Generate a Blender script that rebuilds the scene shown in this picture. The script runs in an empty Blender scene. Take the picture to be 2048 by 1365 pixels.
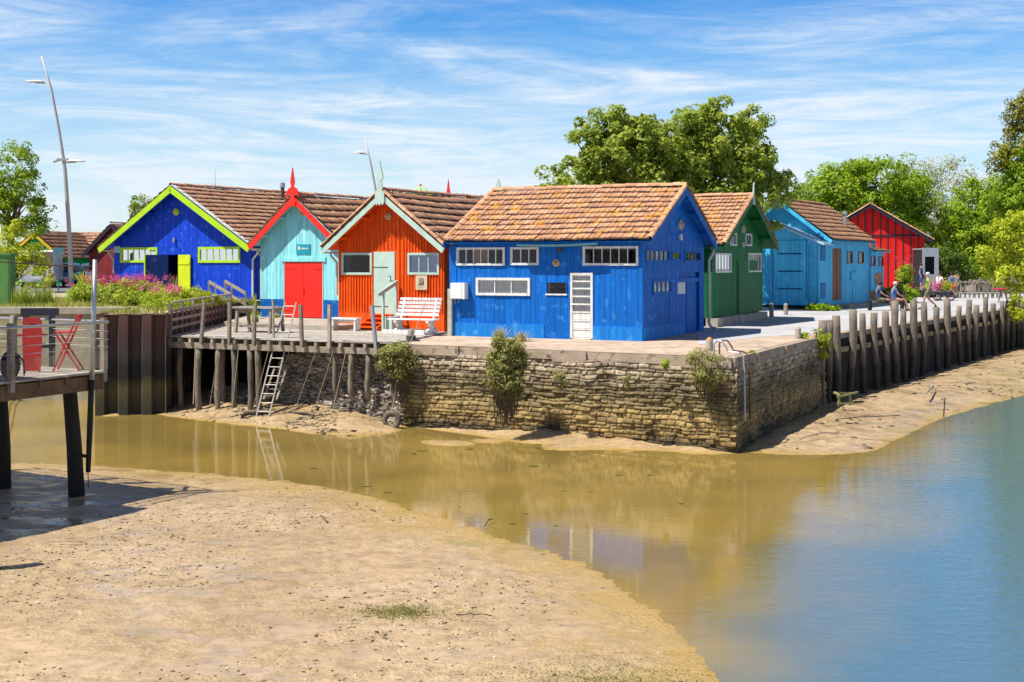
import bpy, math, random
import numpy as np
from mathutils import Vector, Matrix
random.seed(7); RNG = np.random.default_rng(11)
SC = bpy.context.scene
COL = SC.collection
R = math.radians
# ------------------------------------------------------------------ camera
F_PX, HZ, CAMZ = 2450.0, 525.0, 2.2       # focal length and horizon in photo pixels, eye height over the quay
cam_d = bpy.data.cameras.new('camera'); cam = bpy.data.objects.new('camera', cam_d); COL.objects.link(cam)
cam.location = (0, 0, CAMZ); cam.rotation_euler = (R(90), 0, 0)
cam_d.sensor_width = 36; cam_d.lens = F_PX/2048*36
cam_d.shift_y = (HZ-682.5)/2048
cam_d.clip_end = 3000; cam_d.clip_start = .2
SC.camera = cam
# ------------------------------------------------------------------ light
KS = (0.53, 0.25)                          # horizontal run of a shadow per metre of height
sun_el = math.atan(1/math.hypot(*KS))
sun_az = math.atan2(-KS[0], -KS[1])        # compass angle of the sun from +Y towards +X
sl = bpy.data.lights.new('sun', 'SUN'); sun = bpy.data.objects.new('sun', sl); COL.objects.link(sun)
sl.energy = 5.0; sl.angle = R(.5); sl.color = (1, .93, .82)
sun.rotation_euler = Vector((KS[0], KS[1], -1)).to_track_quat('-Z', 'Y').to_euler()
W = bpy.data.worlds.new('World'); SC.world = W; W.use_nodes = True
nt = W.node_tree; N = nt.nodes; LK = nt.links
bg = N['Background']; bg.inputs[1].default_value = .06
sky = N.new('ShaderNodeTexSky'); sky.sky_type = 'NISHITA'; sky.sun_disc = False
sky.sun_elevation = sun_el; sky.sun_rotation = sun_az; sky.air_density = 1.0; sky.dust_density = .25; sky.ozone_density = 2.5
tc = N.new('ShaderNodeTexCoord'); sep = N.new('ShaderNodeSeparateXYZ'); LK.new(tc.outputs['Generated'], sep.inputs[0])
ramp = N.new('ShaderNodeValToRGB'); LK.new(sep.outputs[2], ramp.inputs[0])
cr = ramp.color_ramp; cr.elements[0].position = 0; cr.elements[0].color = (1.35, 1.5, 1.6, 1)
cr.elements[1].position = .24; cr.elements[1].color = (.12, .90, 1.70, 1)
e = cr.elements.new(.42); e.color = (.04, .24, .60, 1)
e = cr.elements.new(.09); e.color = (.98, 1.42, 1.66, 1)
e = cr.elements.new(.17); e.color = (.36, 1.14, 1.72, 1)
mulc = N.new('ShaderNodeMix'); mulc.data_type = 'RGBA'; mulc.blend_type = 'MULTIPLY'; mulc.inputs[0].default_value = 1
LK.new(sky.outputs[0], mulc.inputs[6]); LK.new(ramp.outputs[0], mulc.inputs[7])
def wnoise(scale, det, rough, dist, mscale, rot=0, loc=(0, 0, 0)):
    mp = N.new('ShaderNodeMapping'); LK.new(tc.outputs['Generated'], mp.inputs[0])
    mp.inputs['Scale'].default_value = mscale; mp.inputs['Rotation'].default_value = (0, rot, 0); mp.inputs['Location'].default_value = loc
    n = N.new('ShaderNodeTexNoise'); n.inputs['Scale'].default_value = scale; n.inputs['Detail'].default_value = det
    n.inputs['Roughness'].default_value = rough; n.inputs['Distortion'].default_value = dist
    LK.new(mp.outputs[0], n.inputs[0]); return n
def wmath(op, a, b):
    m = N.new('ShaderNodeMath'); m.operation = op; m.use_clamp = (op != 'SUBTRACT')
    for i, v in enumerate((a, b)):
        if isinstance(v, (int, float)): m.inputs[i].default_value = v
        else: LK.new(v, m.inputs[i])
    return m.outputs[0]
def wrange(v, a, b, c, d):
    m = N.new('ShaderNodeMapRange'); m.inputs[1].default_value = a; m.inputs[2].default_value = b
    m.inputs[3].default_value = c; m.inputs[4].default_value = d; m.clamp = True; m.interpolation_type = 'SMOOTHSTEP'; LK.new(v, m.inputs[0]); return m.outputs[0]
n1 = wnoise(1.0, 9, .60, 1.0, (2.2, .6, 12), .26, (.2, 0, .62))
n2 = wnoise(1.0, 12, .70, 2.2, (6, 1, 44), .22, (0, 0, 3.3))
big = wrange(n1.outputs[0], .38, .62, 0, 1)
fine = wrange(n2.outputs[0], .28, .72, .38, 1)
cl = wmath('MULTIPLY', big, fine)
low = wrange(sep.outputs[2], .0, .20, 1.0, .22)
cl = wmath('MULTIPLY', wmath('ADD', cl, wmath('MULTIPLY', low, fine)), .95)
cl = wmath('MULTIPLY', cl, wrange(sep.outputs[2], .165, .212, 1, .30))
mixc = N.new('ShaderNodeMix'); mixc.data_type = 'RGBA'; LK.new(cl, mixc.inputs[0]); LK.new(mulc.outputs[2], mixc.inputs[6])
mixc.inputs[7].default_value = (9.2, 10.2, 11.2, 1)
LK.new(mixc.outputs[2], bg.inputs[0])
SC.view_settings.view_transform = 'Standard'; SC.view_settings.look = 'None'; SC.view_settings.gamma = 1
SC.view_settings.exposure = 0.58; SC.view_settings.use_curve_mapping = False
SC.cycles.max_bounces = 8; SC.cycles.transparent_max_bounces = 12; SC.cycles.use_denoising = True
# ------------------------------------------------------------------ coordinates: a pixel of the photo to a point of the place
def G(px, py, z=0.0):
    d = (CAMZ-z)*F_PX/(py-HZ); return Vector(((px-1024)*d/F_PX, d, z))
def D(px, py, Y):
    return Vector(((px-1024)*Y/F_PX, Y, CAMZ-(py-HZ)*Y/F_PX))
def on_line(px, A, B):                     # point of the ground line AB that stands in column px
    k = (px-1024)/F_PX; A = Vector(A[:2]); B = Vector(B[:2]); d = B-A
    u = (k*A.y-A.x)/(d.x-k*d.y); return A+d*u, u
# ------------------------------------------------------------------ materials
MATS = {}
def nd(t, typ, **kw):
    n = t.nodes.new('ShaderNode'+typ)
    for k, v in kw.items(): setattr(n, k, v)
    return n
def M(name, col, rough=.75, col2=None, scale=3, stretch=(1, 1, 1), amt=.6, bump=.15, bscale=25, bdist=.02, tint=.25, metal=0, spec=.4, lo=.35, hi=.65, col3=None, scale3=9, lo3=.55, hi3=.7, bstretch=None, trans=0):
    if name in MATS: return MATS[name]
    m = bpy.data.materials.new(name); MATS[name] = m; m.use_nodes = True; t = m.node_tree; b = t.nodes['Principled BSDF']
    L = t.links.new
    co = nd(t, 'TexCoord'); mp = nd(t, 'Mapping'); L(co.outputs['Object'], mp.inputs[0]); mp.inputs['Scale'].default_value = stretch
    no = nd(t, 'TexNoise'); no.inputs['Scale'].default_value = scale; no.inputs['Detail'].default_value = 8; no.inputs['Roughness'].default_value = .62
    L(mp.outputs[0], no.inputs[0])
    mr = nd(t, 'MapRange'); mr.inputs[1].default_value = lo; mr.inputs[2].default_value = hi; mr.inputs[4].default_value = amt; L(no.outputs[0], mr.inputs[0])
    if col2 is None: col2 = tuple(c*.55 for c in col)
    mx = nd(t, 'Mix', data_type='RGBA'); L(mr.outputs[0], mx.inputs[0]); mx.inputs[6].default_value = (*col, 1); mx.inputs[7].default_value = (*col2, 1)
    out = mx.outputs[2]
    if col3:
        n3 = nd(t, 'TexNoise'); n3.inputs['Scale'].default_value = scale3; n3.inputs['Detail'].default_value = 6; L(co.outputs['Object'], n3.inputs[0])
        m3 = nd(t, 'MapRange'); m3.inputs[1].default_value = lo3; m3.inputs[2].default_value = hi3; L(n3.outputs[0], m3.inputs[0])
        x3 = nd(t, 'Mix', data_type='RGBA'); L(m3.outputs[0], x3.inputs[0]); L(out, x3.inputs[6]); x3.inputs[7].default_value = (*col3, 1); out = x3.outputs[2]
    if tint:
        at = nd(t, 'Attribute'); at.attribute_name = 'tint'
        ma = nd(t, 'MapRange'); ma.inputs[3].default_value = 1-tint; ma.inputs[4].default_value = 1+tint; L(at.outputs['Fac'], ma.inputs[0])
        v = nd(t, 'VectorMath', operation='SCALE'); L(out, v.inputs[0]); L(ma.outputs[0], v.inputs['Scale']); out = v.outputs[0]
    L(out, b.inputs['Base Color'])
    b.inputs['Roughness'].default_value = rough; b.inputs['Metallic'].default_value = metal; b.inputs['Specular IOR Level'].default_value = spec
    if bump:
        nb = nd(t, 'TexNoise'); nb.inputs['Scale'].default_value = bscale; nb.inputs['Detail'].default_value = 6
        mb_ = nd(t, 'Mapping'); mb_.inputs['Scale'].default_value = bstretch or stretch; L(co.outputs['Object'], mb_.inputs[0]); L(mb_.outputs[0], nb.inputs[0])
        bu = nd(t, 'Bump'); bu.inputs['Strength'].default_value = bump; bu.inputs['Distance'].default_value = bdist; L(nb.outputs[0], bu.inputs['Height']); L(bu.outputs[0], b.inputs['Normal'])
    if trans:
        tr = nd(t, 'BsdfTranslucent'); L(out, tr.inputs[0]); ms = nd(t, 'MixShader'); ms.inputs[0].default_value = trans
        L(b.outputs[0], ms.inputs[1]); L(tr.outputs[0], ms.inputs[2]); L(ms.outputs[0], t.nodes['Material Output'].inputs[0])
    return m
def paint(name, col, wear=.35, pale=None, tint=.12):
    p = pale or tuple(min(1, c*1.25+.07) for c in col)
    return M(name, col, rough=.6, spec=.2, col2=tuple(c*.62 for c in col), scale=2.2, stretch=(5, 5, .4), amt=.8, bump=.35, bscale=14, bdist=.012, tint=tint,
             col3=p, scale3=4, lo3=.57, hi3=.78)
def flat(name, col, rough=.6, **k): return M(name, col, rough=rough, bump=.08, tint=0, amt=.35, **k)
def glass_mat():
    m = bpy.data.materials.new('window_glass'); m.use_nodes = True; t = m.node_tree; t.nodes.remove(t.nodes['Principled BSDF'])
    a = nd(t, 'BsdfTransparent'); a.inputs[0].default_value = (.95, .97, .98, 1); g = nd(t, 'BsdfGlossy'); g.inputs['Roughness'].default_value = .03
    f = nd(t, 'Fresnel'); f.inputs[0].default_value = 1.5; x = nd(t, 'MixShader')
    t.links.new(f.outputs[0], x.inputs[0]); t.links.new(a.outputs[0], x.inputs[1]); t.links.new(g.outputs[0], x.inputs[2]); t.links.new(x.outputs[0], t.nodes['Material Output'].inputs[0])
    return m
GLASS = glass_mat()
def tile_mat(name, lichen):
    m = bpy.data.materials.new(name); m.use_nodes = True; t = m.node_tree; b = t.nodes['Principled BSDF']; L = t.links.new
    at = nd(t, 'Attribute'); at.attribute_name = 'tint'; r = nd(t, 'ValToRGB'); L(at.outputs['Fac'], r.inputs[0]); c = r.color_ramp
    c.elements[0].color = (.085, .04, .025, 1); e = c.elements.new(.02); e.color = (.42, .21, .12, 1); c.elements[-1].color = (.62, .38, .235, 1)  # darkest stop colours the tile risers, painting in shade under each row
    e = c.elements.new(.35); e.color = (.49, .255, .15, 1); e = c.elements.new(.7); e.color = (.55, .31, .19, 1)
    co = nd(t, 'TexCoord'); n = nd(t, 'TexNoise'); n.inputs['Scale'].default_value = 2.6; n.inputs['Detail'].default_value = 11; n.inputs['Roughness'].default_value = .78; L(co.outputs['Object'], n.inputs[0])
    mr = nd(t, 'MapRange'); mr.inputs[1].default_value = .62-.12*lichen; mr.inputs[2].default_value = .70-.11*lichen; mr.inputs[4].default_value = .85; L(n.outputs[0], mr.inputs[0])
    x = nd(t, 'Mix', data_type='RGBA'); L(mr.outputs[0], x.inputs[0]); L(r.outputs[0], x.inputs[6]); x.inputs[7].default_value = (.72, .36, .02, 1)
    n2 = nd(t, 'TexNoise'); n2.inputs['Scale'].default_value = 9; n2.inputs['Detail'].default_value = 10; n2.inputs['Roughness'].default_value = .7; L(co.outputs['Object'], n2.inputs[0])
    m2 = nd(t, 'MapRange'); m2.inputs[1].default_value = .45; m2.inputs[2].default_value = .68; m2.inputs[4].default_value = .6; L(n2.outputs[0], m2.inputs[0])
    y = nd(t, 'Mix', data_type='RGBA'); L(m2.outputs[0], y.inputs[0]); L(x.outputs[2], y.inputs[6]); y.inputs[7].default_value = (.20, .11, .07, 1)
    L(y.outputs[2], b.inputs['Base Color']); b.inputs['Roughness'].default_value = .85
    bu = nd(t, 'Bump'); bu.inputs['Strength'].default_value = .4; bu.inputs['Distance'].default_value = .01; L(n2.outputs[0], bu.inputs['Height']); L(bu.outputs[0], b.inputs['Normal'])
    return m
TILE = tile_mat('clay_tile', .25); TILE_LICHEN = tile_mat('clay_tile_lichen', .8)
WOODG = M('weathered_wood', (.36, .31, .25), .85, (.17, .14, .11), 6, (1, 1, 1), .8, .5, 22, .01, .3)
WOODP = M('pile_wood', (.25, .21, .165), .85, (.10, .082, .065), 5, (5, 5, .8), .9, .9, 10, .03, .3, bstretch=(4, 4, .7))
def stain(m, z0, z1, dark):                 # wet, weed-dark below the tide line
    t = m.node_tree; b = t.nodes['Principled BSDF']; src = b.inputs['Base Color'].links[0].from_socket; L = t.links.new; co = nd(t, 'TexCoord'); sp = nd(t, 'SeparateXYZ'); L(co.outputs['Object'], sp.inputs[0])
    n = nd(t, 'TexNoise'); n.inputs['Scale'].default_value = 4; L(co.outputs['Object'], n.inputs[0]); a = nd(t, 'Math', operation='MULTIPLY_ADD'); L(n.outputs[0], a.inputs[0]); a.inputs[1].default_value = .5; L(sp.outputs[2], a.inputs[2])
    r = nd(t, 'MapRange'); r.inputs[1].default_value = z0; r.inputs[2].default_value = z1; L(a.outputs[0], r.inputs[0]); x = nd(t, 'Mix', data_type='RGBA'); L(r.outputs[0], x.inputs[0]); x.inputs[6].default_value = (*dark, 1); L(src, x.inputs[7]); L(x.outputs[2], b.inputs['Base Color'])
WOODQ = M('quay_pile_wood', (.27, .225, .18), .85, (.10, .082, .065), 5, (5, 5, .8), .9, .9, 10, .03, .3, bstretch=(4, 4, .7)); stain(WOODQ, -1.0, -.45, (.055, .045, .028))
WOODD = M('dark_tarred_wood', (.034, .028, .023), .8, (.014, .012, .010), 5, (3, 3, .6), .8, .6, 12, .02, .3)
DECKW = M('deck_boards', (.42, .39, .35), .8, (.24, .22, .19), 3, (1, 1, 1), .7, .4, 20, .01, .28)
WHITE = paint('white_paint', (.80, .80, .78)); WHITE2 = flat('white_plain', (.78, .79, .80))
CONC = M('concrete', (.42, .38, .32), .9, (.28, .24, .19), 1.6, (1, 1, 1), .8, .4, 30, .01, .1, col3=(.22, .18, .13), scale3=3, lo3=.58, hi3=.75)
METAL = M('galvanised_metal', (.48, .50, .52), .4, (.32, .34, .36), 5, (1, 1, 1), .5, .1, 30, .005, .1, metal=.6)
BLACK = flat('black_iron', (.02, .02, .022)); RUST = M('rusty_iron', (.16, .08, .05), .85, (.07, .04, .03), 6)
DARKIN = flat('dark_interior', (.015, .015, .02), .9)
RUBBER = M('rubber', (.03, .03, .03), .8, (.09, .08, .07), 6, amt=.7)
MUDDYRUB = M('muddy_rubber', (.17, .14, .10), .85, (.06, .05, .045), 6, amt=.9)
CURT = M('white_curtain', (.86, .84, .80), .9, (.70, .68, .64), 3, (9, 9, .8), .8, .3, 8, .03, .1)
CURTB = M('tan_curtain', (.35, .20, .12), .9, (.12, .07, .05), 3, (14, 14, .5), 1, .3, 8, .03, .1)
PIPEM = flat('beige_pipe', (.60, .55, .48))
ROPEM = M('rope', (.30, .25, .18), .9, (.16, .13, .09), 30)
# ------------------------------------------------------------------ mesh builder
class MB:
    def __init__(s): s.v = []; s.f = []; s.t = []
    def add(s, vs, fs, t=.5):
        o = len(s.v); s.v += [tuple(v) for v in vs]
        for i, f in enumerate(fs): s.f.append(tuple(k+o for k in f)); s.t.append(t if not isinstance(t, list) else t[i])
    def box(s, x0, y0, z0, x1, y1, z1, t=.5, m=None):
        vs = [Vector((x, y, z)) for z in (z0, z1) for y in (y0, y1) for x in (x0, x1)]
        if m: vs = [m @ v for v in vs]
        s.add(vs, [(0, 2, 3, 1), (4, 5, 7, 6), (0, 1, 5, 4), (2, 6, 7, 3), (0, 4, 6, 2), (1, 3, 7, 5)], t)
    def beam(s, P, Q, w, h, up=(0, 0, 1), t=.5, w2=None, h2=None):     # P->Q centre line, w sideways, h along up
        P = Vector(P); Q = Vector(Q); d = (Q-P).normalized(); up = Vector(up)
        if abs(d.dot(up.normalized())) > .98: up = Vector((0, 1, 0))
        sd = d.cross(up).normalized(); u = sd.cross(d).normalized(); w2 = w2 or w; h2 = h2 or h
        vs = [P+sd*a*w/2+u*b*h/2 for a, b in ((-1, -1), (1, -1), (1, 1), (-1, 1))]+[Q+sd*a*w2/2+u*b*h2/2 for a, b in ((-1, -1), (1, -1), (1, 1), (-1, 1))]
        s.add(vs, [(0, 3, 2, 1), (4, 5, 6, 7), (0, 1, 5, 4), (1, 2, 6, 5), (2, 3, 7, 6), (3, 0, 4, 7)], t)
    def tube(s, pts, rad, n=8, t=.5, cap=True, jit=0):
        pts = [Vector(p) for p in pts]
        if isinstance(rad, (int, float)): rad = [rad]*len(pts)
        rings = []; ref = Vector((0, 0, 1))
        d0 = (pts[-1]-pts[0]).normalized()
        if abs(d0.z) > .9: ref = Vector((0, 1, 0))
        for i, p in enumerate(pts):
            a = pts[max(0, i-1)]; b = pts[min(len(pts)-1, i+1)]; d = (b-a).normalized()
            if abs(d.dot(ref)) > .97: ref = Vector((1, 0, 0)) if abs(d.x) < .9 else Vector((0, 0, 1))
            x = d.cross(ref).normalized(); y = d.cross(x)
            rings.append([p+(x*math.cos(k*2*math.pi/n)+y*math.sin(k*2*math.pi/n))*rad[i]*(1+random.uniform(-jit, jit)) for k in range(n)])
        vs = [v for r in rings for v in r]; fs = []
        for i in range(len(pts)-1):
            for k in range(n): fs.append((i*n+k, i*n+(k+1) % n, (i+1)*n+(k+1) % n, (i+1)*n+k))
        if cap: fs.append(tuple(range(n-1, -1, -1))); fs.append(tuple((len(pts)-1)*n+k for k in range(n)))
        s.add(vs, fs, t)
    def lathe(s, prof, n=16, c=(0, 0, 0), t=.5, m=None):
        vs = []
        for r, z in prof:
            for k in range(n):
                a = k*2*math.pi/n; v = Vector((r*math.cos(a)+c[0], r*math.sin(a)+c[1], z+c[2])); vs.append(m @ v if m else v)
        fs = [(i*n+k, i*n+(k+1) % n, (i+1)*n+(k+1) % n, (i+1)*n+k) for i in range(len(prof)-1) for k in range(n)]
        fs.append(tuple(range(n-1, -1, -1))); fs.append(tuple((len(prof)-1)*n+k for k in range(n)))
        s.add(vs, fs, t)
    def ball(s, c, r, n=10, m=8, sc=(1, 1, 1), t=.5):
        pr = [(max(1e-4, math.sin(i*math.pi/m)), -math.cos(i*math.pi/m)) for i in range(m+1)]
        mt = Matrix.Translation(Vector(c)) @ Matrix.Diagonal((r*sc[0], r*sc[1], r*sc[2], 1)); s.lathe(pr, n, t=t, m=mt)
    def torus(s, c, R_, r, ax='y', n=20, k=8, m=None, t=.5):
        vs = []; fs = []
        for i in range(n):
            a = i*2*math.pi/n
            for j in range(k):
                b = j*2*math.pi/k; q = R_+r*math.cos(b); w = r*math.sin(b)
                v = {'y': (q*math.cos(a), w, q*math.sin(a)), 'z': (q*math.cos(a), q*math.sin(a), w), 'x': (w, q*math.cos(a), q*math.sin(a))}[ax]
                v = Vector(v);  v = (m @ v if m else v)+Vector(c); vs.append(v)
                fs.append((i*k+j, ((i+1) % n)*k+j, ((i+1) % n)*k+(j+1) % k, i*k+(j+1) % k))
        s.add(vs, fs, t)
    def prism(s, poly, ext, t=.5):          # poly: 3-D points of one planar outline, ext: extrusion vector
        p = [Vector(q) for q in poly]; e = Vector(ext); n = len(p)
        s.add(p+[q+e for q in p], [tuple(range(n-1, -1, -1)), tuple(range(n, 2*n))]+[(i, (i+1) % n, n+(i+1) % n, n+i) for i in range(n)], t)
    def obj(s, name, mat, parent=None, smooth=False, fixn=True):
        me = bpy.data.meshes.new(name); me.from_pydata(s.v, [], s.f); me.materials.append(mat)
        a = me.attributes.new('tint', 'FLOAT', 'FACE'); a.data.foreach_set('value', s.t)
        if fixn:
            import bmesh; bm = bmesh.new(); bm.from_mesh(me); bmesh.ops.recalc_face_normals(bm, faces=bm.faces); bm.to_mesh(me); bm.free()
        if smooth: me.shade_smooth()
        o = bpy.data.objects.new(name, me); COL.objects.link(o)
        if parent: o.parent = parent
        return o
def tag(o, label, cat, group=None):
    o['label'] = label; o['category'] = cat
    if group: o['group'] = group
    return o
def thing(name, label, cat, loc=(0, 0, 0), rotz=0, group=None):
    o = bpy.data.objects.new(name, None); COL.objects.link(o); o.location = loc; o.rotation_euler = (0, 0, rotz); o.empty_display_size = .3
    return tag(o, label, cat, group)
def struct(o): o['kind'] = 'structure'; return o
def npmesh(name, verts, faces, mat, parent=None, tint=None, smooth=False):
    me = bpy.data.meshes.new(name); k = faces.shape[1]
    me.vertices.add(len(verts)); me.vertices.foreach_set('co', np.ascontiguousarray(verts, dtype=np.float32).ravel())
    me.loops.add(faces.size); me.loops.foreach_set('vertex_index', np.ascontiguousarray(faces, dtype=np.int32).ravel())
    me.polygons.add(len(faces)); me.polygons.foreach_set('loop_start', np.arange(0, faces.size, k, dtype=np.int32))
    me.polygons.foreach_set('loop_total', np.full(len(faces), k, dtype=np.int32))
    me.update(calc_edges=True); me.materials.append(mat)
    if tint is not None:
        a = me.attributes.new('tint', 'FLOAT', 'FACE' if len(tint) == len(faces) else 'POINT'); a.data.foreach_set('value', np.asarray(tint, dtype=np.float32))
    if smooth: me.shade_smooth()
    o = bpy.data.objects.new(name, me); COL.objects.link(o)
    if parent: o.parent = parent
    return o
def vnoise(x, y, f, seed=0):
    x = x*f+seed*17.3; y = y*f+seed*9.1; xi = np.floor(x).astype(np.int64); yi = np.floor(y).astype(np.int64); fx = x-xi; fy = y-yi
    fx = fx*fx*(3-2*fx); fy = fy*fy*(3-2*fy)
    def h(a, b):
        n = (a*374761393+b*668265263+seed*2147483) & 0xffffffff; n = ((n ^ (n >> 13))*1274126177) & 0xffffffff; n = n ^ (n >> 16); return (n & 0xffff)/65535.0
    return (h(xi, yi)*(1-fx)+h(xi+1, yi)*fx)*(1-fy)+(h(xi, yi+1)*(1-fx)+h(xi+1, yi+1)*fx)*fy
def fbm(x, y, f, o=4, seed=0, g=.5):
    r = 0; a = 1; s = 0
    for i in range(o): r = r+a*vnoise(x, y, f*2**i, seed+i*7); s += a; a *= g
    return r/s-.5
ORD = ['first', 'second', 'third', 'fourth', 'fifth', 'sixth', 'seventh', 'eighth', 'ninth', 'tenth', 'eleventh', 'twelfth', 'thirteenth', 'fourteenth', 'fifteenth', 'sixteenth', 'seventeenth', 'eighteenth', 'nineteenth', 'twentieth', 'twenty-first', 'twenty-second', 'twenty-third', 'twenty-fourth', 'twenty-fifth', 'twenty-sixth']
# ------------------------------------------------------------------ SETTING
ZW = -2.2
QA, QB, QC, QD, QE = Vector((-3.0, 33.05)), Vector((5.1, 28.35)), Vector((9.3, 36.7)), Vector((22.6, 56.7)), Vector((34, 73.8))
HL = .7                                    # level of the planted quay on the left
def poly_sheet(name, pts, z, mat, depth=0):
    m = MB(); n = len(pts)
    if depth: m.prism([(p[0], p[1], z) for p in pts], (0, 0, -depth))
    else: m.add([(p[0], p[1], z) for p in pts], [tuple(range(n))])
    return struct(m.obj(name, mat))
PAVE = M('quay_paving', (.56, .43, .32), .9, (.36, .28, .21), .7, (1, 1, 1), 1, .35, 30, .008, 0, col3=(.25, .20, .15), scale3=3, lo3=.53, hi3=.70)
GREYP = M('grey_path', (.46, .46, .48), .9, (.33, .33, .35), .5, (1, 1, 1), .9, .3, 25, .006, 0, col3=(.24, .24, .26), scale3=5, lo3=.6, hi3=.75)
SANDY = M('sandy_ground', (.52, .44, .33), .95, (.34, .28, .19), 1.2, (1, 1, 1), .9, .5, 20, .02, 0, col3=(.16, .19, .05), scale3=1.3, lo3=.5, hi3=.66)
poly_sheet('ground', [(-3.0, 33.0), (5.0, 28.4), (9.2, 36.7), (22.5, 56.7), (34, 73.8), (200, 320), (1500, 2500), (-1500, 2500), (-400, 300), (-12, 50), (-11, 41), (-7.2, 38.6), (-6.6, 36.0)], 0, PAVE)
poly_sheet('left_quay_ground', [(-60, 41.5), (-12.35, 39.05), (-11.9, 35.1), (-10.0, 35.4), (-10.3, 46.6), (-9.7, 48.3), (-3, 59), (60, 190), (60, 600), (-900, 600), (-900, 60)], HL, SANDY)
gp = [G(1398, 690), G(1515, 675.5), G(1655, 666), (22.3, 56.8), (34, 74.2), (60, 112), (60, 150), (10, 100), (5.0, 60), (6.3, 42)]
poly_sheet('path', [(p[0], p[1]) for p in gp], .006, GREYP)
poly_sheet('road', [(-60, 66), (-14, 60), (-9, 66), (-5, 90), (-60, 95)], HL+.005, M('asphalt', (.16, .165, .17), .9, (.11, .11, .12), 2, tint=0))
gl = [G(225, 612, HL), G(385, 612, HL), G(520, 585, HL), G(160, 585, HL)]
# --- stone walls of the quay: every stone is relief in the mesh
def stone_wall(name, A, B, z0, z1, res, seed, amp=.055, batter=.12, e0=0, e1=0):
    A = Vector(A); B = Vector(B); d = (B-A).normalized(); A = A-d*e0; B = B+d*e1; Lw = (B-A).length; nrm = Vector((d.y, -d.x))
    rg = np.random.default_rng(seed); u = np.arange(0, Lw+res, res); u[-1] = Lw; z = np.arange(z0, z1+res*.9, res*.9); z[-1] = z1
    U, Z = np.meshgrid(u, z); zz = Z+.16*fbm(U, Z*0, .5, 3, seed)+.075*fbm(U, Z, 2.2, 3, seed+3)
    edges = [z0-.3]
    while edges[-1] < z1+.3: edges.append(edges[-1]+rg.uniform(.055, .125))
    edges = np.array(edges); row = np.clip(np.searchsorted(edges, zz)-1, 0, len(edges)-2)
    dz = np.minimum(zz-edges[row], edges[row+1]-zz)
    H = np.zeros_like(U); T = np.zeros_like(U)
    for r in range(len(edges)-1):
        js = [-.5+rg.uniform(0, .3)]
        while js[-1] < Lw+.5: js.append(js[-1]+rg.uniform(.09, .36))
        js = np.array(js); mk = row == r; uu = U[mk]+.02*fbm(U[mk], Z[mk], 6, 2, seed+5)*4; j = np.clip(np.searchsorted(js, uu)-1, 0, len(js)-2)
        du = np.minimum(uu-js[j], js[j+1]-uu); off = rg.uniform(-1, 1, len(js)); tt = rg.uniform(0, 1, len(js))
        dd = np.minimum(du, dz[mk]); H[mk] = np.clip(dd/.020, 0, 1)**.8*amp*.8+off[j]*amp*.65; T[mk] = (tt[j]*.6+.4)*np.clip(dd/.018, 0, 1)
    H += .10*fbm(U, Z, .7, 3, seed+9)+.055*fbm(U, Z, 9, 3, seed+11, .7)
    ero = np.clip((-1.5-Z)/.7, 0, 1); H += ero*(.16*fbm(U, Z, 1.6, 3, seed+2)-.02)
    X = A.x+d.x*U+nrm.x*(H+batter*(z1-Z)/(z1-z0)); Y = A.y+d.y*U+nrm.y*(H+batter*(z1-Z)/(z1-z0))
    V = np.stack([X, Y, Z], -1).reshape(-1, 3); nu = len(u); nz = len(z)
    a = (np.arange(nz-1)[:, None]*nu+np.arange(nu-1)[None]).ravel(); F = np.stack([a, a+1, a+1+nu, a+nu], 1)
    return npmesh(name, V, F, STONE, tint=T.ravel(), smooth=True)
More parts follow.
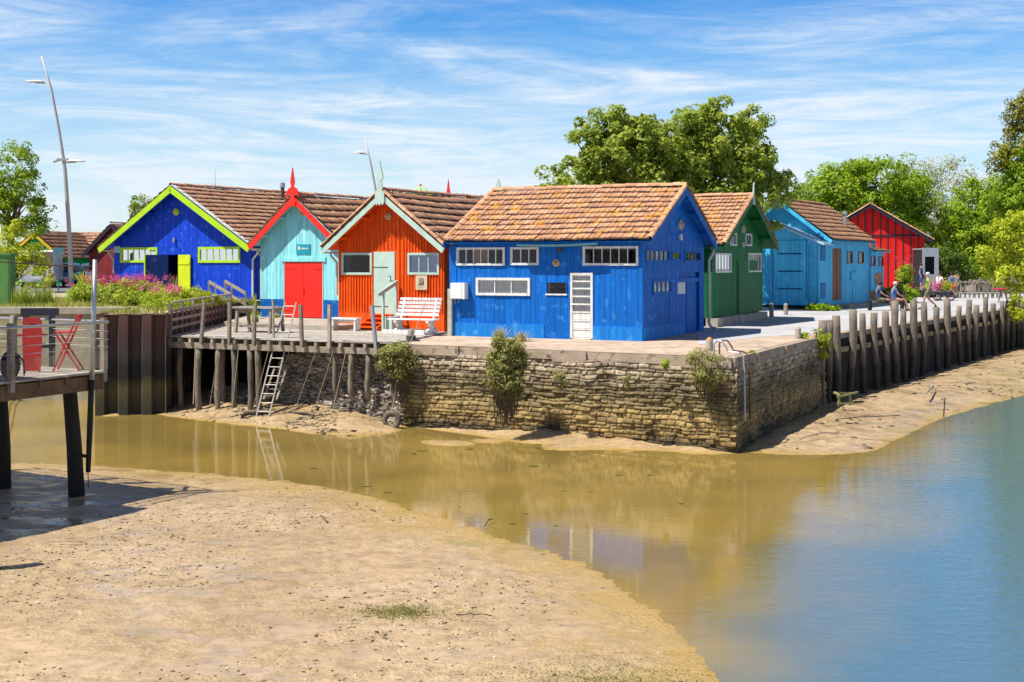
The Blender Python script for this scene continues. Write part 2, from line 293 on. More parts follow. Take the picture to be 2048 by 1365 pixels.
def stone_mat():
    m = bpy.data.materials.new('tidal_stone'); m.use_nodes = True; t = m.node_tree; b = t.nodes['Principled BSDF']; L = t.links.new
    co = nd(t, 'TexCoord'); sp = nd(t, 'SeparateXYZ'); L(co.outputs['Object'], sp.inputs[0])
    n = nd(t, 'TexNoise'); n.inputs['Scale'].default_value = 1.3; n.inputs['Detail'].default_value = 8; n.inputs['Roughness'].default_value = .7; L(co.outputs['Object'], n.inputs[0])
    a = nd(t, 'Math', operation='MULTIPLY_ADD'); L(n.outputs[0], a.inputs[0]); a.inputs[1].default_value = 1.5; L(sp.outputs[2], a.inputs[2])
    mr = nd(t, 'MapRange'); mr.inputs[1].default_value = -1.3; mr.inputs[2].default_value = .6; L(a.outputs[0], mr.inputs[0])
    r = nd(t, 'ValToRGB'); L(mr.outputs[0], r.inputs[0]); c = r.color_ramp
    c.elements[0].color = (.07, .05, .02, 1); c.elements[1].color = (.50, .41, .30, 1); c.elements[1].position = 1
    for p, q in ((.10, (.27, .18, .06)), (.30, (.37, .265, .10)), (.45, (.26, .195, .085)), (.58, (.15, .115, .05)), (.70, (.26, .205, .12)), (.84, (.46, .37, .26))):
        e = c.elements.new(p); e.color = (*q, 1)
    at = nd(t, 'Attribute'); at.attribute_name = 'tint'; m2 = nd(t, 'MapRange'); m2.inputs[3].default_value = .28; m2.inputs[4].default_value = 1.3; L(at.outputs['Fac'], m2.inputs[0])
    na = nd(t, 'TexNoise'); na.inputs['Scale'].default_value = .8; na.inputs['Detail'].default_value = 10; na.inputs['Roughness'].default_value = .75; L(co.outputs['Object'], na.inputs[0])
    ma_ = nd(t, 'MapRange'); ma_.inputs[1].default_value = .5; ma_.inputs[2].default_value = .62; ma_.inputs[4].default_value = .75; L(na.outputs[0], ma_.inputs[0])
    xa = nd(t, 'Mix', data_type='RGBA'); L(ma_.outputs[0], xa.inputs[0]); L(r.outputs[0], xa.inputs[6]); xa.inputs[7].default_value = (.085, .07, .03, 1)
    v = nd(t, 'VectorMath', operation='SCALE'); L(xa.outputs[2], v.inputs[0]); L(m2.outputs[0], v.inputs['Scale'])
    n2 = nd(t, 'TexNoise'); n2.inputs['Scale'].default_value = 14; n2.inputs['Detail'].default_value = 8; n2.inputs['Roughness'].default_value = .7; L(co.outputs['Object'], n2.inputs[0])
    m3 = nd(t, 'MapRange'); m3.inputs[1].default_value = .3; m3.inputs[2].default_value = .7; m3.inputs[3].default_value = .6; m3.inputs[4].default_value = 1.35; L(n2.outputs[0], m3.inputs[0])
    v2 = nd(t, 'VectorMath', operation='SCALE'); L(v.outputs[0], v2.inputs[0]); L(m3.outputs[0], v2.inputs['Scale']); L(v2.outputs[0], b.inputs['Base Color'])
    b.inputs['Roughness'].default_value = .8; bu = nd(t, 'Bump'); bu.inputs['Strength'].default_value = .9; bu.inputs['Distance'].default_value = .025; L(n2.outputs[0], bu.inputs['Height']); L(bu.outputs[0], b.inputs['Normal'])
    return m
STONE = stone_mat()
w = stone_wall('quay_wall', QA, QB, -2.5, -.22, .020, 5, e1=.14)
tag(w, 'sunlit front stone quay wall below the largest blue cabin, golden and mossy near the water', 'wall')
w = stone_wall('quay_wall', QB, QC, -2.5, -.22, .03, 9, e0=.12)
tag(w, 'shaded stone quay wall running back from the corner to the timber piles', 'wall')
# coping slab
m = MB()
def coping(m, A, B, ins=.5, over=.06, zt=-.002, zb=-.24, seg=.9):
    A = Vector(A); B = Vector(B); Lw = (B-A).length; d = (B-A)/Lw; n = Vector((d.y, -d.x)); k = int(Lw/seg)
    for i in range(k):
        a = A+d*(Lw*i/k); b = A+d*(Lw*(i+1)/k); o = over+random.uniform(-.03, .03); zb2 = zb+random.uniform(-.03, .03)
        m.prism([(*(a-n*ins), zt), (*(b-n*ins), zt), (*(b+n*o), zt-.01), (*(a+n*(o+random.uniform(-.01, .01))), zt-.01)], (0, 0, zb2-zt), random.random())
coping(m, QA, QB); coping(m, QB, QC)
cp = m.obj('quay_coping', M('coping_concrete', (.42, .34, .27), .9, (.28, .22, .16), 2.2, (1, 1, 1), .8, .7, 18, .02, .05, col3=(.10, .08, .06), scale3=5, lo3=.56, hi3=.72))
tag(cp, 'worn brown concrete coping along the top edge of the stone quay', 'coping')
# timber bulkhead behind the piles
e2 = (QE-QC).normalized(); e2 = (QD-QC).normalized(); n2_ = Vector((e2.y, -e2.x))
m = MB(); t_ = 0
for A, B in ((QC, QD), (QD, QE)):
    d = (B-A).normalized(); n_ = Vector((d.y, -d.x)); Lw = (B-A).length; k = int(Lw/.24)
    for i in range(k):
        a = A+d*(Lw*i/k)-n_*(.28+random.uniform(0, .03)); b = A+d*(Lw*(i+1)/k-.012)-n_*.28
        m.beam((*((a+b)/2), -2.6), (*((a+b)/2), -.06), .235, .06, up=(n_.x, n_.y, 0), t=random.random())
bk = m.obj('timber_bulkhead', WOODD); tag(bk, 'dark timber boarded bank wall behind the row of piles', 'wall')
m = MB()
for A, B in ((QC, QD), (QD, QE)):
    d = (B-A).normalized(); n_ = Vector((d.y, -d.x)); m.prism([(*(A-n_*.6), -.003), (*(B-n_*.6), -.003), (*(B+n_*.02), -.003), (*(A+n_*.02), -.003)], (0, 0, -.16))
m.obj('quay_edge_slab', M('edge_slab', (.30, .27, .22), .9, (.16, .14, .11), 2), bk)
m = MB(); Lw = (QD-QC).length; k = 9
for i in range(k):
    a = QC+e2*(Lw*i/k+.02)+n2_*-.16; b = QC+e2*(Lw*(i+1)/k-.02)+n2_*-.16; m.beam((*a, -.55), (*b, -.55), .10, .16, t=random.random())
m.obj('waler_beam', M('waler_wood', (.40, .34, .18), .85, (.22, .18, .10), 4), bk)
# piles
def make_pile(seed, h, r):
    random.seed(seed); m = MB(); n = 9; pts = []; rad = []; ph = random.uniform(0, 6.28); am = random.uniform(.01, .04)
    for i in range(n+1):
        z = -2.5+(h+2.5)*i/n; pts.append((am*math.sin(z*1.7+ph), am*math.cos(z*1.3+ph), z)); rad.append(r*(.88+.14*i/n+random.uniform(-.06, .06)))
    rad[-1] *= .93; m.tube(pts, rad, 11, random.uniform(.2, .8), jit=.05); return m
pp = [(808, 250), (855, 247), (902, 220), (995, 182), (1058, 207), (1135, 203), (1197, 195), (1260, 130), (1313, 178), (1368, 125), (1435, 140), (1515, 168), (1577, 115), (1652, 160), (1708, 122), (1755, 155), (1808, 105), (1860, 145), (1912, 130), (1948, 128), (1980, 98), (2010, 118), (2035, 130)]
near_lab = {3: 'thick', 6: 'thin reddish', 7: 'tall'}
for i, (zx, zy) in enumerate(pp):
    px = 1380+.326*zx; py = 560+.326*zy; off = n2_*.16; P, u = on_line(px, QC+off, QD+off); h = CAMZ-(py-HZ)*P.y/F_PX
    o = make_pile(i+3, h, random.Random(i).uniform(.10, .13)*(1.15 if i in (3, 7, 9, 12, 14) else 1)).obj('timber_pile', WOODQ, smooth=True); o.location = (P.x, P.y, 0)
    lean = Matrix.Rotation(random.uniform(-.03, .03), 4, 'X')
    o.rotation_euler = (random.uniform(-.025, .025), random.uniform(-.03, .03), random.uniform(0, 6))
    tag(o, f'{near_lab.get(i, "weathered")} timber pile, {ORD[i]} from the stone wall along the right quay edge', 'pile', 'timber piles along the right quay edge')
random.seed(5)
# --- sheet piling and concrete wall of the left quay
def sheet_pile(name, pts, z0, z1, mat, amp=.2, per=.66):
    m = MB()
    for A, B in zip(pts[:-1], pts[1:]):
        A = Vector(A); B = Vector(B); Lw = (B-A).length; d = (B-A)/Lw; n = Vector((d.y, -d.x)); k = max(1, round(Lw/per)); p = Lw/k; prof = []
        for i in range(k):
            for f, h in ((0, 0), (.38, 0), (.5, 1), (.88, 1)): prof.append(A+d*(p*(i+f))-n*amp*h)
        prof.append(B); vs = [(*q, z) for q in prof for z in (z0, z1)]
        m.add(vs, [(2*i, 2*i+2, 2*i+3, 2*i+1) for i in range(len(prof)-1)], [random.random() for _ in range(len(prof)-1)])
    return m.obj(name, mat, fixn=False)
def pile_mat():
    m = bpy.data.materials.new('sheet_steel'); m.use_nodes = True; t = m.node_tree; b = t.nodes['Principled BSDF']; L = t.links.new
    co = nd(t, 'TexCoord'); sp = nd(t, 'SeparateXYZ'); L(co.outputs['Object'], sp.inputs[0])
    n = nd(t, 'TexNoise'); n.inputs['Scale'].default_value = 3; n.inputs['Detail'].default_value = 8; n.inputs['Roughness'].default_value = .7; L(co.outputs['Object'], n.inputs[0])
    a = nd(t, 'Math', operation='MULTIPLY_ADD'); L(n.outputs[0], a.inputs[0]); a.inputs[1].default_value = .8; L(sp.outputs[2], a.inputs[2])
    mr = nd(t, 'MapRange'); mr.inputs[1].default_value = -1.6; mr.inputs[2].default_value = 1.2; L(a.outputs[0], mr.inputs[0])
    r = nd(t, 'ValToRGB'); L(mr.outputs[0], r.inputs[0]); c = r.color_ramp
    c.elements[0].color = (.04, .035, .02, 1); c.elements[1].color = (.13, .06, .05, 1); c.elements[1].position = 1
    for p, q in ((.2, (.10, .08, .03)), (.32, (.012, .011, .01)), (.45, (.02, .018, .016)), (.55, (.05, .042, .04)), (.72, (.07, .035, .03))): e = c.elements.new(p); e.color = (*q, 1)
    L(r.outputs[0], b.inputs['Base Color']); b.inputs['Roughness'].default_value = .75
    bu = nd(t, 'Bump'); bu.inputs['Strength'].default_value = .5; bu.inputs['Distance'].default_value = .01; L(n.outputs[0], bu.inputs['Height']); L(bu.outputs[0], b.inputs['Normal']); return m
o = sheet_pile('sheet_pile_wall', [(-12.35, 39.2), (-11.95, 35.1), (-10.0, 35.4), (-10.35, 47)], -2.6, HL+.02, pile_mat(), per=.6)
tag(o, 'rusty corrugated steel bank wall between the concrete wall and the wooden deck', 'wall')
m = MB(); m.prism([(-60, 41.3, HL+.03), (-12.3, 38.9, HL+.03), (-12.3, 39.3, HL+.03), (-60, 41.7, HL+.03)], (0, 0, -3.4))
cw = m.obj('canal_wall', M('stained_concrete', (.42, .38, .30), .9, (.28, .25, .15), 1.1, (1, 1, .5), .9, .4, 18, .01, 0, col3=(.26, .24, .10), scale3=.9, lo3=.5, hi3=.62)); tag(cw, 'stained concrete wall of the left quay behind the foreground pier', 'wall')
m = MB(); m.prism([(-60, 41.25, HL+.06), (-12.28, 38.85, HL+.06), (-12.28, 39.5, HL+.06), (-60, 41.9, HL+.06)], (0, 0, -.2)); m.obj('coping', CONC, cw)
# dark back wall below the deck
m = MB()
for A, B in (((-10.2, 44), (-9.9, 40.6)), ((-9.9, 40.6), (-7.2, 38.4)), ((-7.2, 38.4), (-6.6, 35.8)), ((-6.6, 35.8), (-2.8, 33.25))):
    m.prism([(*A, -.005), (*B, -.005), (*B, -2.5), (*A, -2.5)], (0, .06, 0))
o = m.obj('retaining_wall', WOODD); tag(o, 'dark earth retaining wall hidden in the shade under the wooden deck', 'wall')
# --- terrain of the creek
def W2(l, z=ZW): return [tuple(G(x, y, z)[:2]) for x, y in l]
bankF = W2([(-700, 905), (-200, 918), (0, 925), (160, 930), (400, 945), (560, 960), (700, 985), (800, 1012), (900, 1038), (1000, 1070), (1160, 1130), (1250, 1180), (1350, 1250), (1420, 1320), (1450, 1365), (1500, 1500), (1520, 1800)])+[(3, 2), (-40, 2), (-60, 27)]
bankR = W2([(1440, 898), (1500, 906), (1580, 910), (1680, 908), (1750, 902), (1790, 880), (1850, 850), (1900, 831), (1980, 809), (2048, 790), (2200, 762), (2500, 735)])+[(60, 90), (QE.x, QE.y+3), (QD.x-2, QD.y+2), (QC.x-1.5, QC.y+1), (QB.x-.5, QB.y+1.2)]
bankU = W2([(205, 833), (300, 828), (380, 838), (480, 850), (560, 857), (620, 868), (700, 872), (790, 866), (820, 852), (880, 862), (960, 872), (1040, 886), (1120, 893), (1250, 899), (1350, 904), (1430, 909), (1470, 907)])+[(5.0, 29.6), (-2, 35), (-6, 42), (-10, 46), (-12.2, 38)]
def sdist(X, Y, poly):
    P = np.array(poly); n = len(P); best = np.full(X.shape, 1e9); ins = np.zeros(X.shape, bool)
    for i in range(n):
        a = P[i]; b = P[(i+1) % n]; d = b-a; t = np.clip(((X-a[0])*d[0]+(Y-a[1])*d[1])/(d@d), 0, 1)
        best = np.minimum(best, np.hypot(X-a[0]-t*d[0], Y-a[1]-t*d[1]))
        c = ((a[1] > Y) != (b[1] > Y)) & (X < (b[0]-a[0])*(Y-a[1])/(b[1]-a[1]+1e-12)+a[0]); ins ^= c
    return np.where(ins, best, -best)
def terrain(X, Y):
    dF = sdist(X, Y, bankF); dR = sdist(X, Y, bankR); dU = sdist(X, Y, bankU)
    dF = dF-.12; zF = np.where(dF > 0, .022*dF, .10*dF); zF = np.minimum(zF, .16+.2*fbm(X, Y, .2, 3, 1))
    zR = np.where(dR > 0, .085*dR, .3*dR); zR = np.minimum(zR, .5)
    zU = np.where(dU > 0, .17*dU, .4*dU); zU = np.minimum(zU, .75+.3*fbm(X, Y, .9, 3, 6)); zU = zU+np.clip(dU, 0, .6)*.30*fbm(X, Y, 1.6, 4, 21)
    z = np.maximum(np.maximum(zF, zR), zU)
    for px, py, r, h in ((905, 887, .55, .045), (870, 884, .4, .03), (1140, 894, .75, .05), (1205, 897, .5, .03), (980, 882, .5, .04)):
        g = G(px, py, ZW); z = np.maximum(z, -.03+h*1.6*np.exp(-(((X-g.x)/r)**2+((Y-g.y)/(r*.7))**2)))
    z = z+.034*fbm(X, Y, .8, 4, 3, .55)+.020*fbm(X, Y, 4.5, 3, 8, .6)
    z = z+.016*fbm(X, Y, 9, 2, 41)+.03*np.clip(np.abs(fbm(X, Y, .6, 3, 44))*8-.05, -.05, .35)
    z = z+np.clip(dR, 0, 1)*.06*fbm(X, Y, 1.8, 4, 31)
    return ZW+np.maximum(z, -.9)
xs = np.arange(-18, 31, .085); ys = np.concatenate([np.arange(8, 20, .07), np.arange(20, 36, .09), np.arange(36, 68, .16)]); X, Y = np.meshgrid(xs, ys); Z = terrain(X, Y)
V = np.stack([X, Y, Z], -1).reshape(-1, 3); nu = len(xs); a = (np.arange(len(ys)-1)[:, None]*nu+np.arange(nu-1)[None]).ravel()
def mud_mat():
    m = bpy.data.materials.new('tidal_mud'); m.use_nodes = True; t = m.node_tree; b = t.nodes['Principled BSDF']; L = t.links.new
    co = nd(t, 'TexCoord')
    def no(s, d=8, r=.6, st=(1, 1, 1)):
        mp = nd(t, 'Mapping'); mp.inputs['Scale'].default_value = st; L(co.outputs['Object'], mp.inputs[0]); n = nd(t, 'TexNoise'); n.inputs['Scale'].default_value = s; n.inputs['Detail'].default_value = d; n.inputs['Roughness'].default_value = r; L(mp.outputs[0], n.inputs[0]); return n.outputs[0]
    def mr(v, a, b_, c=0, d=1):
        q = nd(t, 'MapRange'); q.inputs[1].default_value = a; q.inputs[2].default_value = b_; q.inputs[3].default_value = c; q.inputs[4].default_value = d; L(v, q.inputs[0]); return q.outputs[0]
    def mix(f, A, B):
        x = nd(t, 'Mix', data_type='RGBA'); L(f, x.inputs[0])
        for k, v in ((6, A), (7, B)):
            if isinstance(v, tuple): x.inputs[k].default_value = (*v, 1)
            else: L(v, x.inputs[k])
        return x.outputs[2]
    sp = nd(t, 'SeparateXYZ'); L(co.outputs['Object'], sp.inputs[0]); nz = no(1.2)
    c = mix(mr(no(.45), .35, .65), (.55, .41, .245), (.43, .31, .17))
    c = mix(mr(no(5, 10, .7), .42, .68, 0, .7), c, (.22, .15, .08))
    c = mix(mr(no(.7, 6, .6), .62, .70, 0, .6), c, (.22, .24, .06))                     # green film of weed
    wl = nd(t, 'Math', operation='MULTIPLY_ADD'); L(nz, wl.inputs[0]); wl.inputs[1].default_value = -.03; L(sp.outputs[2], wl.inputs[2])
    wet = mr(wl.outputs[0], ZW-.015, ZW+.03, 1, 0); c = mix(wet, c, (.40, .27, .08))
    vo = nd(t, 'TexVoronoi'); vo.inputs['Scale'].default_value = 16; L(co.outputs['Object'], vo.inputs[0]); L(c, b.inputs['Base Color'])
    pud = mr(no(.9, 10, .68, (1, 1.5, 1)), .48, .56)
    ro = nd(t, 'Mix'); ro.data_type = 'FLOAT'; L(pud, ro.inputs[0]); ro.inputs[2].default_value = .38; ro.inputs[3].default_value = .09
    L(ro.outputs[0], b.inputs['Roughness']); b.inputs['Specular IOR Level'].default_value = .5
    n9 = no(22, 7, .65); n8 = no(5, 5, .6, (1, 1.8, 1)); h0 = nd(t, 'Math', operation='MULTIPLY_ADD'); L(n8, h0.inputs[0]); h0.inputs[1].default_value = 1.6; L(n9, h0.inputs[2]); h = nd(t, 'Math', operation='MULTIPLY_ADD'); L(vo.outputs[0], h.inputs[0]); h.inputs[1].default_value = .5; L(h0.outputs[0], h.inputs[2])
    bs = mr(pud, 0, 1, .8, .08); bu = nd(t, 'Bump'); bu.inputs['Distance'].default_value = .03; L(bs, bu.inputs['Strength']); L(h.outputs[0], bu.inputs['Height']); L(bu.outputs[0], b.inputs['Normal'])
    return m
struct(npmesh('mud_flats', V, np.stack([a, a+1, a+1+nu, a+nu], 1), mud_mat(), smooth=True))
# --- water
def water_mat():
    m = bpy.data.materials.new('muddy_water'); m.use_nodes = True; t = m.node_tree; b = t.nodes['Principled BSDF']; L = t.links.new
    co = nd(t, 'TexCoord'); n = nd(t, 'TexNoise'); n.inputs['Scale'].default_value = .35; n.inputs['Detail'].default_value = 7; L(co.outputs['Object'], n.inputs[0])
    sp = nd(t, 'SeparateXYZ'); L(co.outputs['Object'], sp.inputs[0])
    mr = nd(t, 'MapRange'); mr.inputs[1].default_value = .35; mr.inputs[2].default_value = .65; L(n.outputs[0], mr.inputs[0])
    x = nd(t, 'Mix', data_type='RGBA'); L(mr.outputs[0], x.inputs[0]); x.inputs[6].default_value = (.31, .215, .052, 1); x.inputs[7].default_value = (.21, .15, .04, 1)
    # sky reflection painted in: base colour turns blue on the right of the creek
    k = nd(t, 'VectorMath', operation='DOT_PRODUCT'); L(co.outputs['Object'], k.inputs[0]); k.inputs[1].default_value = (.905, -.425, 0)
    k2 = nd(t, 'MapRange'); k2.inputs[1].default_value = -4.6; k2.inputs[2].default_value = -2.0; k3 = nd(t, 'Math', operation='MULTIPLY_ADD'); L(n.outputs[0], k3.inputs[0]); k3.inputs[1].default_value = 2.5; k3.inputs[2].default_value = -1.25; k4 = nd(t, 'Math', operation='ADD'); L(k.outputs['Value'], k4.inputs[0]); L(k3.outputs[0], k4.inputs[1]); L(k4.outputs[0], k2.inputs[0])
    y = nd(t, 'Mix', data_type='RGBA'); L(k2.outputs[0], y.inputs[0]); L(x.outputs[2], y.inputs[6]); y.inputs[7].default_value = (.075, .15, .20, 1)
    L(y.outputs[2], b.inputs['Base Color']); b.inputs['Roughness'].default_value = .035; b.inputs['IOR'].default_value = 1.75
    def wave(s, st, d):
        mp = nd(t, 'Mapping'); mp.inputs['Scale'].default_value = st; mp.inputs['Rotation'].default_value = (0, 0, .5); L(co.outputs['Object'], mp.inputs[0])
        w = nd(t, 'TexNoise'); w.inputs['Scale'].default_value = s; w.inputs['Detail'].default_value = 3; L(mp.outputs[0], w.inputs[0]); return w
    w1 = wave(2.6, (1, 2.2, 1), 3); w2 = wave(8, (1, 2.8, 1), 3)
    n2 = nd(t, 'TexNoise'); n2.inputs['Scale'].default_value = .16; L(co.outputs['Object'], n2.inputs[0])
    wind = nd(t, 'MapRange'); wind.inputs[1].default_value = -5.2; wind.inputs[2].default_value = -.5; wind.inputs[3].default_value = .03; wind.inputs[4].default_value = .30; L(k.outputs['Value'], wind.inputs[0])
    ad = nd(t, 'Math', operation='MULTIPLY_ADD'); L(w2.outputs[0], ad.inputs[0]); ad.inputs[1].default_value = .4; L(w1.outputs[0], ad.inputs[2])
    bu = nd(t, 'Bump'); bu.inputs['Distance'].default_value = .045; L(wind.outputs[0], bu.inputs['Strength']); L(ad.outputs[0], bu.inputs['Height']); L(bu.outputs[0], b.inputs['Normal'])
    return m
WATER = water_mat()
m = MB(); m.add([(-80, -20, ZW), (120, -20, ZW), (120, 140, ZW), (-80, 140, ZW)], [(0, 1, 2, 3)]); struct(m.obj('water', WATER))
m = MB(); m.add([(-80, -30, -3.2), (120, -30, -3.2), (120, 140, -3.2), (-80, 140, -3.2)], [(0, 1, 2, 3)]); struct(m.obj('creek_bed', DARKIN))
# debris lying on the mud: shells, pebbles, clods nobody could count
def scatter(name, n, region, smin, smax, mat, flatn=.5, dens=None):
    pts = []
    while len(pts) < n:
        x = RNG.uniform(region[0], region[2], n*2); y = RNG.uniform(region[1], region[3], n*2); ok = np.ones(len(x), bool) if dens is None else RNG.random(len(x)) < dens(x, y)
        pts += list(zip(x[ok], y[ok]))
    P = np.array(pts[:n]); z = terrain(P[:, 0], P[:, 1]); keep = z > ZW+.004; P = P[keep]; z = z[keep]; n = len(P)
    s = smin+(smax-smin)*RNG.random(n)**4; base = np.array([(1, 0, 0), (0, 1, 0), (-1, 0, 0), (0, -1, 0), (.2, .1, 1), (0, 0, -.6)]); V = base[None]*(s[:, None, None])*RNG.uniform(.6, 1.3, (n, 6, 3)); V[:, :, 2] *= flatn
    a = RNG.uniform(0, 6.3, n); st = RNG.uniform(.8, 2.2, n); c = np.cos(a)[:, None]; q = np.sin(a)[:, None]; vx = V[:, :, 0]*st[:, None]; vy = V[:, :, 1]
    V = np.stack([vx*c-vy*q+P[:, 0:1], vx*q+vy*c+P[:, 1:2], V[:, :, 2]+z[:, None]], -1)
    f = np.array([(0, 1, 4), (1, 2, 4), (2, 3, 4), (3, 0, 4), (1, 0, 5), (2, 1, 5), (3, 2, 5), (0, 3, 5)]); Fc = (f[None]+np.arange(n)[:, None, None]*6).reshape(-1, 3)
    o = npmesh(name, V.reshape(-1, 3), Fc, mat, tint=np.repeat(RNG.random(n), 8)); o['kind'] = 'stuff'; return o
DEB = M('mud_debris', (.20, .145, .09), .7, (.05, .04, .03), 2, lo=.3, hi=.6, amt=1, tint=.8)
def dF(x, y): return np.clip(fbm(x, y, .45, 3, 5)*5+.35, .04, 1)*np.clip(1.5-(y-14)/8, .12, 1)
o = scatter('mud_debris', 11000, (-10, 10.5, 3.6, 25), .005, .028, DEB, dens=dF); tag(o, 'scattered shells, pebbles and dark clods on the near mud bank', 'debris')
o = scatter('shell_fragments', 4500, (-10, 10.5, 3.6, 25), .005, .022, M('pale_shell', (.66, .58, .45), .6, tint=.3), dens=dF); tag(o, 'pale shell fragments sprinkled over the near mud bank', 'debris')
o = scatter('bank_debris', 2500, (5, 28, 22, 50), .015, .09, DEB, dens=lambda x, y: np.clip(fbm(x, y, .8, 3, 9)*6, .05, 1)); tag(o, 'dark clods and stones strewn over the right mud bank', 'debris')
o = scatter('deck_bank_debris', 2200, (-9.5, 31, -2.5, 36), .015, .07, DEB, dens=lambda x, y: np.clip(fbm(x, y, .9, 3, 2)*6, .05, 1)); tag(o, 'stones and clods on the mud below the wooden deck', 'debris')
# --- dry stone revetment under the deck
def rock(m, c, s, seed, t):
    r = random.Random(seed); b = [(-1, -1, -.6), (1, -1, -.6), (1.0, 1, -.6), (-1, 1, -.6), (-.9, -1, .6), (.9, -1, .6), (.9, 1, .6), (-.9, 1, .6), (-1.25, 0, 0), (1.25, 0, 0)]
    rot = Matrix.Rotation(r.uniform(-.22, .22), 3, 'Y') @ Matrix.Rotation(s[3]+r.uniform(-.3, .3), 3, 'Z'); vs = []
    for x, y, z in b: vs.append(Vector(c)+rot @ Vector((x*s[0]*r.uniform(.75, 1.1), y*s[1]*r.uniform(.8, 1.1), z*s[2]*r.uniform(.8, 1.2))))
    m.add(vs, [(0, 3, 2, 1), (4, 5, 6, 7), (0, 1, 5, 4), (2, 3, 7, 6), (0, 4, 8), (4, 7, 8), (7, 3, 8), (3, 0, 8), (1, 2, 9), (2, 6, 9), (6, 5, 9), (5, 1, 9)], t)
m = MB(); A = Vector((-6.75, 35.55)); B = Vector((-3.0, 33.0)); d = (B-A).normalized(); n_ = Vector((d.y, -d.x)); Lr = (B-A).length; z = -2.1; k = 0
while z < -.28:
    h = random.uniform(.042, .065); u = random.uniform(-.2, 0)
    while u < Lr:
        wd = random.uniform(.11, .30); back = (z+2.1)*.16; p = A+d*(u+wd/2)-n_*(back+random.uniform(-.05, .04)); k += 1
        top = -.33-.25*max(0, 1-u/.9)
        if z < top: rock(m, (p.x, p.y, z+h/2+.04*math.sin(u*2+1)), (wd/2*.93, .14, h*.85, math.atan2(d.y, d.x)), k, random.random())
        u += wd
    z += h*1.02
for i in range(170):   # loose stones at the left end of the heap
    p = A-d*random.uniform(0, 2.9)+n_*random.uniform(-.5, .3); tz = float(terrain(np.array([p.x]), np.array([p.y]))[0]); rock(m, (p.x, p.y, tz+random.uniform(.0, .12)), (random.uniform(.06, .18), .1, .05, random.uniform(0, 3)), i+9000, random.random())
o = m.obj('stone_revetment', M('flat_stones', (.34, .30, .25), .9, (.16, .13, .10), 2.5, tint=.5, amt=.8, bump=.5)); tag(o, 'heap of flat grey stones stacked under the right half of the wooden deck', 'stone heap')
# --- wooden deck
de = Vector((.9097, -.4153)); db = Vector((.4153, .9097)); FL = Vector((-10.1, 35.9)); FR = Vector((-3.2, 32.75)); BL = Vector((-10.6, 46)); BR = Vector((-1.95, 38.2)); DZ = .05
deck = thing('wooden_deck', 'grey plank deck on timber piles in front of the turquoise and orange cabins', 'deck', (FL.x, FL.y, 0)); IV = -Vector((FL.x, FL.y, 0))
def sub(m): m.v = [(x-FL.x, y-FL.y, z) for x, y, z in m.v]; return m
m = MB(); o_ = 0
def lim(P, Q, w):
    ww = (P-FL).dot(db), (Q-FL).dot(db); t = (w-ww[0])/(ww[1]-ww[0]); return (P+(Q-P)*t-FL).dot(de)
while o_ < 7.4:
    a = lim(FL, BL, o_); b = lim(FR, BR, min(o_, 5.8)); x = a
    while x < b:
        e_ = min(b, x+random.uniform(2.2, 3.6)); P = FL+de*x+db*(o_+.07); Q = FL+de*(e_-.006)+db*(o_+.07); zz = DZ-.02+random.uniform(-.004, .004)
        m.beam((*P, zz), (*Q, zz+random.uniform(-.003, .003)), .136, .04, t=random.random()); x = e_
    o_ += .145
sub(m).obj('planking', DECKW, deck)
m = MB(); k = 19
for i in range(k+1):
    P = FL+(FR-FL)*(i/k*.985+.007); m.beam((*(P-db*.03), -.065), (*(P+db*6), -.065), .09, .11, t=random.random())
sub(m).obj('joists', WOODG, deck)
m = MB(); m.beam((*(FL-de*.25+db*.12), -.215), (*(FR-db*-.12), -.20), .14, .17); m.beam((*(FL-de*.0+db*2.2), -.215), (*(FR+db*.9), -.20), .14, .17); sub(m).obj('edge_beam', WOODG, deck)
for i, (px, zb) in enumerate(((331, -2.4), (360, -1.9), (397, -2), (436, -2), (469, -2.0), (501, -2), (517, -2), (413, -2), (671, -1.2), (702, -1.2), (736, -1.2))):
    P, u = on_line(px, FL+db*.14, FR+db*.14); dx = .16 if i != 7 else .9; P = P+db*(dx-.16); m = MB(); r_ = .09 if i < 8 else .08
    q = [(P.x+random.uniform(-.012, .012)+.018*math.sin(j*.9+i), P.y+(0 if j else .1), zb-.3+(zb*-1+.3-.3)*j/6) for j in range(7)]; m.tube(q, [r_*random.uniform(.85, 1.1) for _ in q], 9, random.random(), jit=.06)
    sub(m).obj('support_pile', WOODP, deck, smooth=True)
for i, (px, top) in enumerate(((405.5, 604), (459, 605), (509, 609), (532, 600), (602.6, 609.6), (659, 610), (748, 611))):
    P, u = on_line(px, FL-db*.06, FR-db*.06)
    if i == 3: P = P+db*.35
    h = CAMZ-(top-HZ)*P.y/F_PX; m = MB(); w_ = .085 if i != 3 else .05; lx = {6: -.06, 0: .05}.get(i, random.uniform(-.03, .03)); m.beam((P.x-lx, P.y, -.16), (P.x+lx, P.y, h), w_, w_, up=(db.x, db.y, 0), t=random.random())
    sub(m).obj('edge_post', WOODG if i != 6 else METAL, deck)
